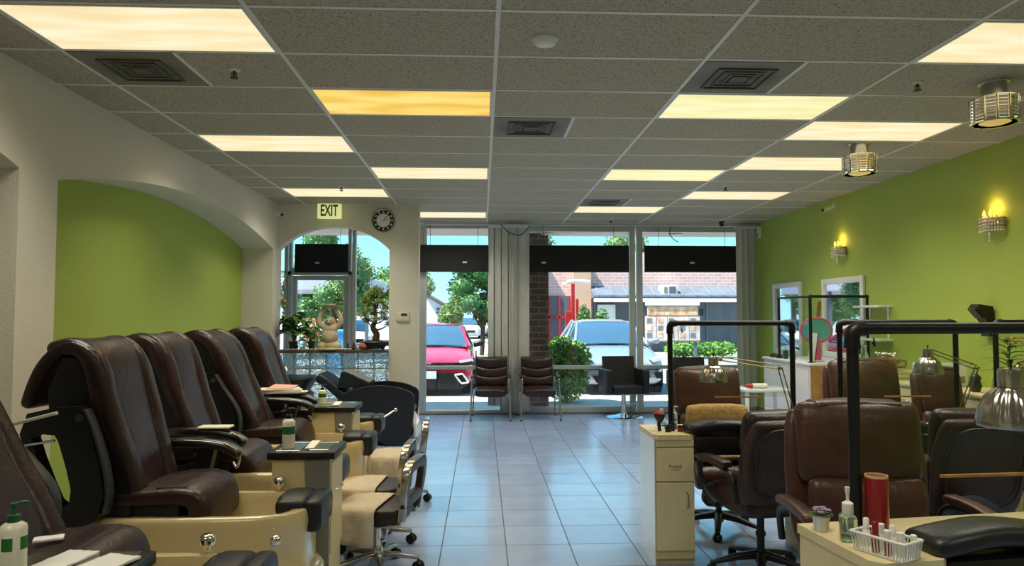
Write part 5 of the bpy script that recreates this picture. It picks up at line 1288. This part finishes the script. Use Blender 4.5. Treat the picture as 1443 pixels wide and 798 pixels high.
def basket(label, loc, rz, sx=.175, sy=.095, h=.058):
    t = thing('plastic_basket', label, 'basket', loc, rz)
    m = MB(); m.rbox(-sx*.45, sx*.45, -sy*.42, sy*.42, 0, .004, .001, 1)
    P = lambda u, z: (u[0]*(.9+.1*z/h), u[1]*(.86+.14*z/h), z)
    per = []
    nx, ny = 17, 8
    for i in range(nx): per += [(-sx/2+sx*i/(nx-1), -sy/2), (-sx/2+sx*i/(nx-1), sy/2)]
    for j in range(1, ny-1): per += [(-sx/2, -sy/2+sy*j/(ny-1)), (sx/2, -sy/2+sy*j/(ny-1))]
    for u in per: m.tube([P(u, .003), P(u, h)], .0026, 6)
    loop = [(-sx/2,-sy/2),(sx/2,-sy/2),(sx/2,sy/2),(-sx/2,sy/2)]
    m.build('slatted_wall', 'frame_white', t, smooth=60)
    m = MB()
    for z, w_ in ((.003,.005),(h,.010)):
        for i in range(4):
            a, b = P(loop[i], z), P(loop[(i+1) % 4], z); m.tube([a, b], w_*.5, 8)
        for q in loop: m.ball(P(q, z), w_*.5, 8, 6)
    m.build('rim', 'frame_white', t, smooth=60)
    return t
bx, by, br_ = 1.268, 2.21, R(-62)
basket('white slatted plastic basket of small bottles on the nearest table edge', (bx, by, ZT), br_)
for i, (u, v, h, m, lab) in enumerate(((-.075,.015,.088,'cap_white','white capped small bottle at the far end of the basket, before the red canister'), (-.02,-.022,.095,'red_can','red polish bottle in the basket next to the white capped ones'),
        (-.03,.025,.08,'bottle_white','white polish bottle in the middle left of the basket'), (.018,-.02,.078,'red_can','dark red polish bottle with cream cap in the middle of the basket'), (.01,.02,.085,'cap_white','white polish bottle behind the dark red one in the basket'), (.05,.0,.076,'bottle_white','white polish bottle at the near end of the basket'), (.072,.028,.07,'cap_white','short white polish bottle in the near right corner of the basket'))):
    t = thing('polish_bottle', lab, 'bottle', (bx+u*cos(br_)-v*sin(br_), by+u*sin(br_)+v*cos(br_), ZT+.0045), 0, 'polish bottles in the white basket')
    MB().lathe([(.011,0),(.012,.002),(.012,h*.55),(.008,h*.6)], n=16).build('bottle_body', m, t, smooth=45); MB().lathe([(.0095,h*.6),(.0095,h*.97),(.007,h),(0,h)], n=16).build('cap', 'cap_white' if i != 1 else 'red_can', t, smooth=45)
flat_sheet('green_sheet', 'thin olive green sheet on the nearest table below the black hand rest', 'mat', (1.90, 2.30, ZT), .30, .20, R(7), 'sheet_green')  # thin olive green sheet lying on the table top
# aisle table clutter
t = thing('dust_brush', 'dark red tipped dusting brush standing on the aisle side table', 'brush', (1.155, 4.60, ZT))
MB().tube([(0,0,0),(-.005,0,.05)], [.012,.009], 10).build('handle', 'plastic_black', t, smooth=60); MB().lathe([(.012,.05),(.034,.085),(.04,.11),(.02,.12),(0,.122)], n=16).build('bristles', 'leather_dark', t, smooth=60); MB().lathe([(.03,.10),(.036,.115),(.015,.128),(0,.13)], n=14, c=(-.005,0,0)).build('tip', 'red', t, smooth=60)
t = thing('clear_jar', 'clear glass dropper jar on the aisle side table', 'jar', (1.215, 4.78, ZT))
MB().lathe([(.03,0),(.032,.004),(.032,.05),(.012,.075),(.010,.10)], n=20).build('jar', 'clear', t, smooth=50); MB().lathe([(.012,.10),(.012,.118),(0,.12)], n=14).build('cap', 'cap_white', t, smooth=45)
pump_bottle('pump_bottle', 'slim green tinted pump bottle beside the clear jar on the aisle side table', (1.285, 4.72, ZT), .15, .02, 'lotion', 'cap_white', None)
for i, (x, y, r, h, m, lab) in enumerate(((1.20,4.56,.018,.045,'plastic_black','small black jar at the corner of the aisle side table'), (1.24,4.60,.014,.06,'pot_dark','dark polish bottle behind the small black jar'), (1.28,4.57,.016,.04,'red_can','small dark red jar by the hand rest of the aisle side table'), (1.33,4.62,.02,.035,'plastic_grey','low grey jar beside the hand rest of the aisle side table'))):
    t = thing('small_jar', lab, 'jar', (x, y, ZT), 0, 'small jars on the aisle side table')
    MB().lathe([(r,0),(r*1.05,.003),(r*1.05,h*.65),(r*.8,h*.7)], n=16).build('jar', m, t, smooth=45); MB().lathe([(r*.95,h*.68),(r*.95,h),(0,h)], n=16).build('lid', 'plastic_black', t, smooth=45)
# second table items
t = thing('tissue_box', 'red tissue box with white tissue on the second manicure table', 'tissue box', (2.30, 4.55, ZT))
MB().rbox(-.055, .055, -.055, .055, 0, .10, .006).build('box', 'red', t, smooth=40)
m = MB(); rnd = random.Random(4)
for k in range(7): leaf(m, (0,0,.098), (cos(k*.9), sin(k*.9), 1.8), .08, .06, .25)
m.build('tissue', 'paper', t, smooth=60)
pump_bottle('pump_bottle', 'white pump bottle with black nozzle beside the red tissue box', (2.205, 4.62, ZT), .17, .026, 'bottle_white', 'plastic_black', None)
t = thing('nail_drill', 'small red cable tool hanging beside the tissue box', 'tool', (2.25, 4.50, ZT)); MB().tube(cat([(0,0,.0),(-.02,0,.05),(-.01,0,.13),(.0,0,.16)]), .004, 6).build('cable', 'red', t, smooth=60); MB().lathe([(.006,.15),(.009,.16),(.006,.20),(0,.205)], n=10).build('tip', 'red', t, smooth=60)

# ------------------------------------------------------------------ reception counter, side counter, wall things
t = thing('reception_counter', 'pale reception counter with tan end panel before the two mirrors', 'counter', (3.66, 7.8, 0))
MB().box(0, .74, .0, 1.3, .0, 1.0).build('body', 'counter_white', t)
MB().rbox(-.02, .76, -.02, 1.32, 1.0, 1.03, .006).build('top', 'counter_white', t, smooth=40)
MB().box(0.0, .74, -.018, -.001, .0, 1.0).build('end_panel', 'wood_and_glint', t)
MB().box(-.008, -.001, .03, 1.27, .42, .95).box(-.008, -.001, .03, 1.27, .05, .38).build('front_panel', 'counter_white', t)
t = thing('counter_shield', 'black pipe shield standing on the reception counter in two wings', 'shield frame', (3.70, 7.86, 1.031))
for a, b in (((0,0),(-.02,.80)), ((0,0),(.66,.0))):
    pass
for (x, y, r) in ((0,0,.018),(-.0,.85,.014),(.66,0,.016)):
    MB().cyl((x,y,0),(x,y,.74), r, 12).build('post', 'pipe_black', t, smooth=60); MB().lathe([(.04,0),(.04,.006),(.02,.012)], c=(x,y,0), n=16).build('flange', 'pipe_black', t, smooth=45)
    MB().ball((x,y,.745), r*1.35, 12, 8).build('elbow', 'pipe_black', t, smooth=180)
MB().cyl((0,0,.745),(0,.85,.745), .013, 12).build('cross_bar', 'pipe_black', t, smooth=60); MB().cyl((0,0,.745),(.66,0,.745), .016, 12).build('cross_bar', 'pipe_black', t, smooth=60)
MB().box(-.002,.002,.02,.83,.03,.73).build('clear_shield', 'plexi', t); MB().box(.02,.64,-.002,.002,.03,.73).build('clear_shield', 'plexi', t)
for (y0, y1, z0, z1, lab) in ((9.66,10.62,.99,2.04,'white framed wall mirror on the far right, nearer the window'), (8.05,9.06,1.03,2.03,'white framed wall mirror behind the shield on the reception counter')):
    t = thing('wall_mirror', lab, 'mirror', (XR, (y0+y1)/2, (z0+z1)/2), 0, 'white framed mirrors on the green wall')
    a, b = (y1-y0)/2, (z1-z0)/2; f = .075
    m = MB()
    for (p, q, r_, s) in ((-a,-a+f,-b,b),(a-f,a,-b,b),(-a+f,a-f,-b,-b+f),(-a+f,a-f,b-f,b)):
        m.rbox(-.035, -.001, p, q, r_, s, .008, 2)
    m.build('frame', 'frame_white', t, smooth=40); MB().box(-.016, -.004, -a+f*.8, a-f*.8, -b+f*.8, b-f*.8).build('glass', 'mirror', t)
t = thing('display_stand', 'rounded pink and teal display on the reception counter before the mirror', 'display', (3.88, 8.10, 1.031), R(-100))
O = [(cos(a)*.17, .36+sin(a)*.14) for a in [i*2*pi/24 for i in range(24)]]
MB().prism(O, 'yz', -.01, .01).build('round_board', 'teal', t); MB().tube(cat([(0,p,q) for p, q in O], 2, closed=True), .016, 8, closed=True).build('rim', 'pink', t, smooth=60)
MB().rbox(-.02, .02, -.05, .05, .0, .26, .01).build('stem', 'pink', t, smooth=40); MB().rbox(-.06,.06,-.08,.08,0,.015,.004).build('foot', 'frame_white', t, smooth=40)
t = thing('folding_sign', 'narrow dark edged card standing beside the pink and teal display', 'card', (3.76, 7.93, 1.031), R(15))
MB().prism([(-.03,0),(-.02,0),(.04,.33),(.03,.33)], 'xz', -.05, .05).build('card', 'bark', t); MB().prism([(-.04,0),(-.031,0),(.029,.33),(.022,.33)], 'xz', -.05, .05).build('card_face', 'paper', t)
t = thing('wood_ruler', 'long tan wooden piece leaning upright behind the counter shield', 'wood', (3.95, 8.3, 1.031)); MB().prism([(-.02,0),(.02,0),(.09,.70),(.05,.70)], 'xz', -.01, .01).build('strip', 'wood_and_glint', t)
for i, (x, y, r, h, m, lab) in enumerate(((3.74,8.62,.03,.13,'pump_green','dark green bottle on the reception counter next to the left shield post'), (3.76,8.45,.03,.14,'bottle_white','white bottle on the reception counter next to the dark green one'), (3.72,8.95,.04,.05,'bark','small dark dish at the far end of the reception counter'), (3.74,8.8,.035,.05,'leather_dark','small dark brown jar left of the green bottle on the reception counter'))):
    t = thing('counter_bottle', lab, 'bottle', (x, y, 1.031), 0, 'small containers on the reception counter')
    MB().lathe([(r,0),(r*1.05,.004),(r*1.05,h*.7),(r*.5,h*.8)], n=18).build('container', m, t, smooth=45); MB().lathe([(r*.5,h*.79),(r*.5,h),(0,h)], n=14).build('cap', 'cap_white' if i == 0 else 'plastic_black', t, smooth=45)
# white side table near the counter
t = thing('white_side_table', 'small white side table left of the reception counter', 'side table', (3.22, 8.1, 0))
MB().rbox(-.28, .28, -.25, .25, .70, .73, .006).build('top', 'cab_white', t, smooth=40)
for x in (-.25,.25):
    for y in (-.22,.22): MB().rbox(x-.018,x+.018,y-.018,y+.018,0,.70,.004,1).build('leg', 'cab_white', t)
t = thing('red_tipped_tube', 'red tipped white tube lying on the small white side table', 'tube', (3.18, 8.0, .731))
MB().loft([(-.10,0,.03),(0,0,.03),(.06,0,.03)], (0,1,0), .055, .055, 2.2, 14, .01).build('tube', 'cap_white', t, smooth=60); MB().tube([(-.10,0,.03),(-.16,0,.03),(-.20,0,.03)], [.028,.02,.004], 12).build('tip', 'red', t, smooth=60)
# wall shelves
t = thing('wall_shelf', 'small white shelf pair on the green wall right of the nearer mirror', 'shelf', (XR, 7.78, 1.5))
for z in (.15, -.22): MB().rbox(-.16, -.001, -.27, .27, z, z+.025, .004, 1).build('shelf_board', 'frame_white', t)
MB().box(-.01, -.001, -.2, -.17, -.22, .15).build('bracket', 'frame_white', t); MB().box(-.01, -.001, .17, .2, -.22, .15).build('bracket', 'frame_white', t)
# side counter on the right wall
t = thing('side_counter', 'cream side counter along the green wall behind the right hand chairs', 'counter', (4.2, 6.0, 0))
MB().box(-.22, .24, -.75, .75, 0, .90).build('body', 'cab_cream', t); MB().rbox(-.25, .245, -.78, .78, .90, .93, .006).build('top', 'cab_cream', t, smooth=40)
for y in (-.5, 0, .5):
    d = MB().rbox(-.236, -.22, y-.22, y+.22, .66, .88, .004, 1).build('drawer', 'cab_cream', t); MB().tube([(-.236,y-.04,.77),(-.26,y-.035,.77),(-.26,y+.035,.77),(-.236,y+.04,.77)], .005, 8).build('handle', 'steel', d, smooth=60)
    d = MB().rbox(-.236, -.22, y-.22, y+.22, .06, .64, .004, 1).build('door', 'cab_cream', t); MB().tube([(-.236,y,.55),(-.26,y,.545),(-.26,y,.475),(-.236,y,.47)], .005, 8).build('handle', 'steel', d, smooth=60)
d = MB().rbox(-.2, .2, -.765, -.751, .66, .88, .004, 1).build('end_drawer', 'cab_cream', t); MB().tube([(-.04,-.766,.77),(-.035,-.79,.77),(.035,-.79,.77),(.04,-.766,.77)], .005, 8).build('handle', 'steel', d, smooth=60)
t = thing('cream_cabinet', 'small cream drawer cabinet against the green wall beside the bowl', 'cabinet', (4.2, 7.15, 0))
MB().rbox(-.22, .235, -.2, .2, .0, 1.0, .006, 1).build('body', 'cab_cream', t)
for z in (.05,.36,.67):
    d = MB().rbox(-.2, .215, -.215, -.2, z, z+.29, .004, 1).build('drawer', 'cab_cream', t); MB().ball((0,-.225,z+.2), .012, 10, 8).build('knob', 'brass', d, smooth=180)
t = thing('glass_bowl', 'tan planter bowl with clear glass beads standing on the cream drawer cabinet', 'bowl', (4.14, 7.12, 1.001))
MB().lathe([(.05,0),(.055,.01),(.10,.06),(.13,.12),(.125,.12),(.09,.06),(0,.05)], n=26).build('bowl', 'wood_and_glint', t, smooth=50); MB().tube(cat([(.11,0,.08),(.19,0,.10),(.19,0,.04),(.09,0,.03)]), .01, 8).build('handle', 'wood_and_glint', t, smooth=60)
m = MB(); rnd = random.Random(6)
for k in range(26): a = k*2.4; q = .1*math.sqrt(k/26); m.ball((cos(a)*q, sin(a)*q, .13+rnd.random()*.05), .018, 8, 6)
m.build('glass_beads', 'crystal', t, smooth=180)
t = thing('clear_vase', 'clear glass vase with narrow neck behind the tan bowl', 'vase', (4.0, 7.28, 1.001)); MB().lathe([(.04,0),(.045,.01),(.05,.1),(.025,.17),(.02,.22),(.03,.25)], n=20).build('vase', 'clear', t, smooth=60)
t = thing('sterilizer', 'white table top machine with a row of dark dots on the side counter', 'machine', (4.15, 6.3, .931))
MB().rbox(-.17, .17, -.14, .14, 0, .20, .015).build('housing', 'cab_white', t, smooth=40)
m = MB()
for k in range(6): m.cyl((-.11+k*.03,-.141,.15), (-.11+k*.03,-.146,.15), .008, 8)
m.build('button', 'plastic_black', t); MB().rbox(-.14,.14,-.146,-.14,.03,.09,.003,1).build('drawer_front', 'cab_grey', t)
t = thing('dark_jar', 'cluster shaped dark glass jar in front of the white machine', 'jar', (4.07, 5.72, .931)); MB().lathe([(.03,0),(.035,.01),(.05,.05),(.035,.09),(.045,.12),(.02,.15),(0,.155)], n=18).build('jar', 'pot_dark', t, smooth=60); MB().lathe([(.015,.15),(.02,.165),(0,.175)], n=12).build('stopper', 'chrome', t, smooth=60)
for i, (x, y, h, lab) in enumerate(((4.2,5.62,.16,'clear tall glass jar at the near end of the side counter'), (4.1,5.5,.12,'clear short glass jar at the near corner of the side counter'))):
    t = thing('glass_jar', lab, 'jar', (x, y, .931), 0, 'clear jars on the side counter'); MB().lathe([(.04,0),(.045,.006),(.045,h*.8),(.035,h*.85)], n=20).build('jar', 'clear', t, smooth=50); MB().lathe([(.038,h*.84),(.038,h),(0,h)], n=16).build('lid', 'chrome', t, smooth=45)
# orange lily
t = thing('potted_lily', 'potted plant with orange blossom and long narrow leaves at the right edge', 'plant', (4.05, 5.32, .931))
MB().lathe([(.05,0),(.055,.005),(.07,.12),(.075,.12),(.072,.105),(0,.105)], n=22).build('pot', 'frame_white', t, smooth=45)
m = MB(); rnd = random.Random(12)
for k in range(22):
    a = k*2.4; z = .2+.016*k; leaf(m, (0,0,z*.8), (cos(a), sin(a)*.7, .55), rnd.uniform(.18,.27), .034, .5)
m.build('leaves', 'leaf_mid', t, smooth=60); MB().tube(cat([(0,0,.1),(.01,0,.3),(.02,0,.42)]), .006, 6).build('stem', 'leaf_mid', t, smooth=60)
m = MB()
for c in ((.06,-.02,.42),(.13,-.03,.39),(.02,.0,.45)):
    for j in range(6): a = j*pi/3; leaf(m, c, (cos(a), sin(a), .5), .09, .04, .5)
m.build('blossom', 'petal_orange', t, smooth=60)
# black spotlight camera clipped on the wall
t = thing('wall_spotlight', 'black angular spotlight mounted on the green wall near the right edge', 'spotlight', (XR, 6.03, 1.50))
MB().rbox(-.02, -.001, -.03, .03, -.05, .05, .004).build('bracket', 'plastic_black', t, smooth=40)
MB().prism([(-.03,-.05),(-.06,-.12),(-.02,-.12),(-.012,.05),(-.02,.14),(-.14,.16),(-.17,.12),(-.10,.04)], 'xz', -.055, .055).bev(.008, 2, 30).build('housing', 'plastic_black', t, smooth=45)
MB().prism([(-.175,.12),(-.105,.04),(-.112,.036),(-.183,.115)], 'xz', -.045, .045).build('lens', 'plastic_grey', t)
# crystal wall sconces
def sconce(label, y, z):
    t = thing('wall_sconce', label, 'wall lamp', (XR, y, z), 0, 'crystal wall sconces with flame bulbs')
    MB().rbox(-.02, -.001, -.10, .10, -.06, .05, .006).build('back_plate', 'brass', t, smooth=40)
    m = MB()
    for zz in (.03, -.005, -.04): m.tube(cat([(-.02,-.14,zz),(-.09,-.13,zz),(-.12,0,zz),(-.09,.13,zz),(-.02,.14,zz)], 4), .004, 6)
    m.build('wire_frame', 'brass', t, smooth=60)
    m = MB()
    for k in range(15):
        a = -1.45+2.9*k/14; x, yy = -.03-.09*cos(a), .13*sin(a)
        for q in range(5): m.ball((x, yy, .035-q*.026), .0105, 8, 6)
    for q in range(4): m.ball((-.07, 0, -.09-q*.022), .016-.002*q, 8, 6)
    c = m.build('crystal_strands', 'crystal', t, smooth=40); c['kind'] = 'stuff'
    for s in (-.075, 0, .075):
        MB().lathe([(.008,.03),(.008,.06),(.011,.062)], n=10, c=(-.06,s,0)).build('candle', 'cap_white', t, smooth=50)
        MB().lathe([(.007,.062),(.014,.078),(.010,.10),(0,.125)], n=12, c=(-.06,s,0)).build('flame_bulb', 'bulb', t, smooth=60)
    ld = bpy.data.lights.new('sconce_light', 'POINT'); ld.energy = 1.1; ld.color = (1,.62,.18); ld.shadow_soft_size = .006
    lo = bpy.data.objects.new('sconce_light', ld); COL.objects.link(lo); lo.parent = t; lo.location = (-.06, 0, .135)
    return t
sconce('crystal wall sconce with glowing bulbs near the right edge of the picture', 5.92, 2.36)
sconce('crystal wall sconce with glowing bulbs farther along the green wall above the mirrors', 8.55, 2.36)
# crystal drum ceiling lights
def drum(label, x, y):
    t = thing('drum_light', label, 'ceiling lamp', (x, y, ZC), 0, 'crystal drum ceiling lights')
    MB().lathe([(.09,-.0005),(.09,-.012),(.06,-.018)], n=28).build('canopy', 'chrome', t, smooth=45)
    MB().lathe([(.072,-.012),(.072,-.11),(.068,-.11),(.068,-.012)], n=24, cap=False).build('upper_glass', 'steel', t, smooth=30)
    MB().lathe([(.05,-.015),(.05,-.11)], n=20, cap=False).build('inner_sleeve', 'drum_glow', t, smooth=60)
    for k in range(12):
        a0 = 2*pi*(k+.12)/12; a1 = 2*pi*(k+.88)/12; m = MB()
        for q in range(7):
            z = -.118-q*.021
            p = [Vector((cos(a)*r, sin(a)*r, zz)) for r, zz in ((.134,z),(.134,z-.004),(.122,z-.018),(.122,z-.014)) for a in (a0, a1)]
            m.add(p, [(0,1,3,2),(2,3,5,4),(4,5,7,6),(6,7,1,0),(0,2,4,6),(1,3,5,7)])
        c = m.build('louvre_panel', 'chrome', t)
    m = MB()
    for k in range(12):
        a = 2*pi*k/12; m.cyl((cos(a)*.134, sin(a)*.134, -.108), (cos(a)*.134, sin(a)*.134, -.268), .006, 6)
    m.lathe([(.138,-.108),(.138,-.114),(.06,-.114),(.06,-.108)], n=12).lathe([(.138,-.262),(.138,-.27),(.122,-.27),(.122,-.262)], n=12)
    m.build('cage', 'chrome', t, smooth=30)
    MB().lathe([(.10,-.12),(.10,-.258),(.06,-.272),(0,-.275)], n=24, cap=False).build('glow_glass', 'drum_glow', t, smooth=50)
    return t
drum('crystal drum ceiling light nearest the right edge of the picture', 3.26, 4.33)
drum('crystal drum ceiling light farther back over the second table', 3.26, 5.95)
# floor clutter
t = thing('blue_bag', 'blue plastic bag slumped on the floor between the technician chair and the large leather chair', 'bag', (2.05, 4.05, 0))
m = MB().ball((0,0,.24), (.13,.16,.26), 24, 16)
for v in m.bm.verts: v.co += v.co.normalized()*.03*noise.noise(v.co*14)
for v in m.bm.verts: v.co.z = max(0, v.co.z)
m.build('bag_body', 'blue_bag', t, smooth=180); MB().tube(cat([(-.05,0,.46),(-.04,0,.56),(.02,0,.58),(.05,0,.47)]), .012, 8).build('handle', 'blue_bag', t, smooth=60)
t = thing('dark_jacket', 'dark navy cloth bundled beside the large leather chair', 'cloth', (2.55, 3.62, .0))
m = MB().ball((0,0,.30), (.20,.14,.33), 26, 18)
for v in m.bm.verts: v.co += Vector((v.co.x,v.co.y,0)).normalized()*.05*noise.noise(v.co*9); v.co.z = max(0, v.co.z)
m.build('cloth', 'navy_cloth', t, smooth=180)
SC.view_settings.view_transform = 'Standard'; SC.view_settings.look = 'None'; SC.view_settings.exposure = 0.22; SC.view_settings.gamma = 1
SC.view_settings.use_curve_mapping = False
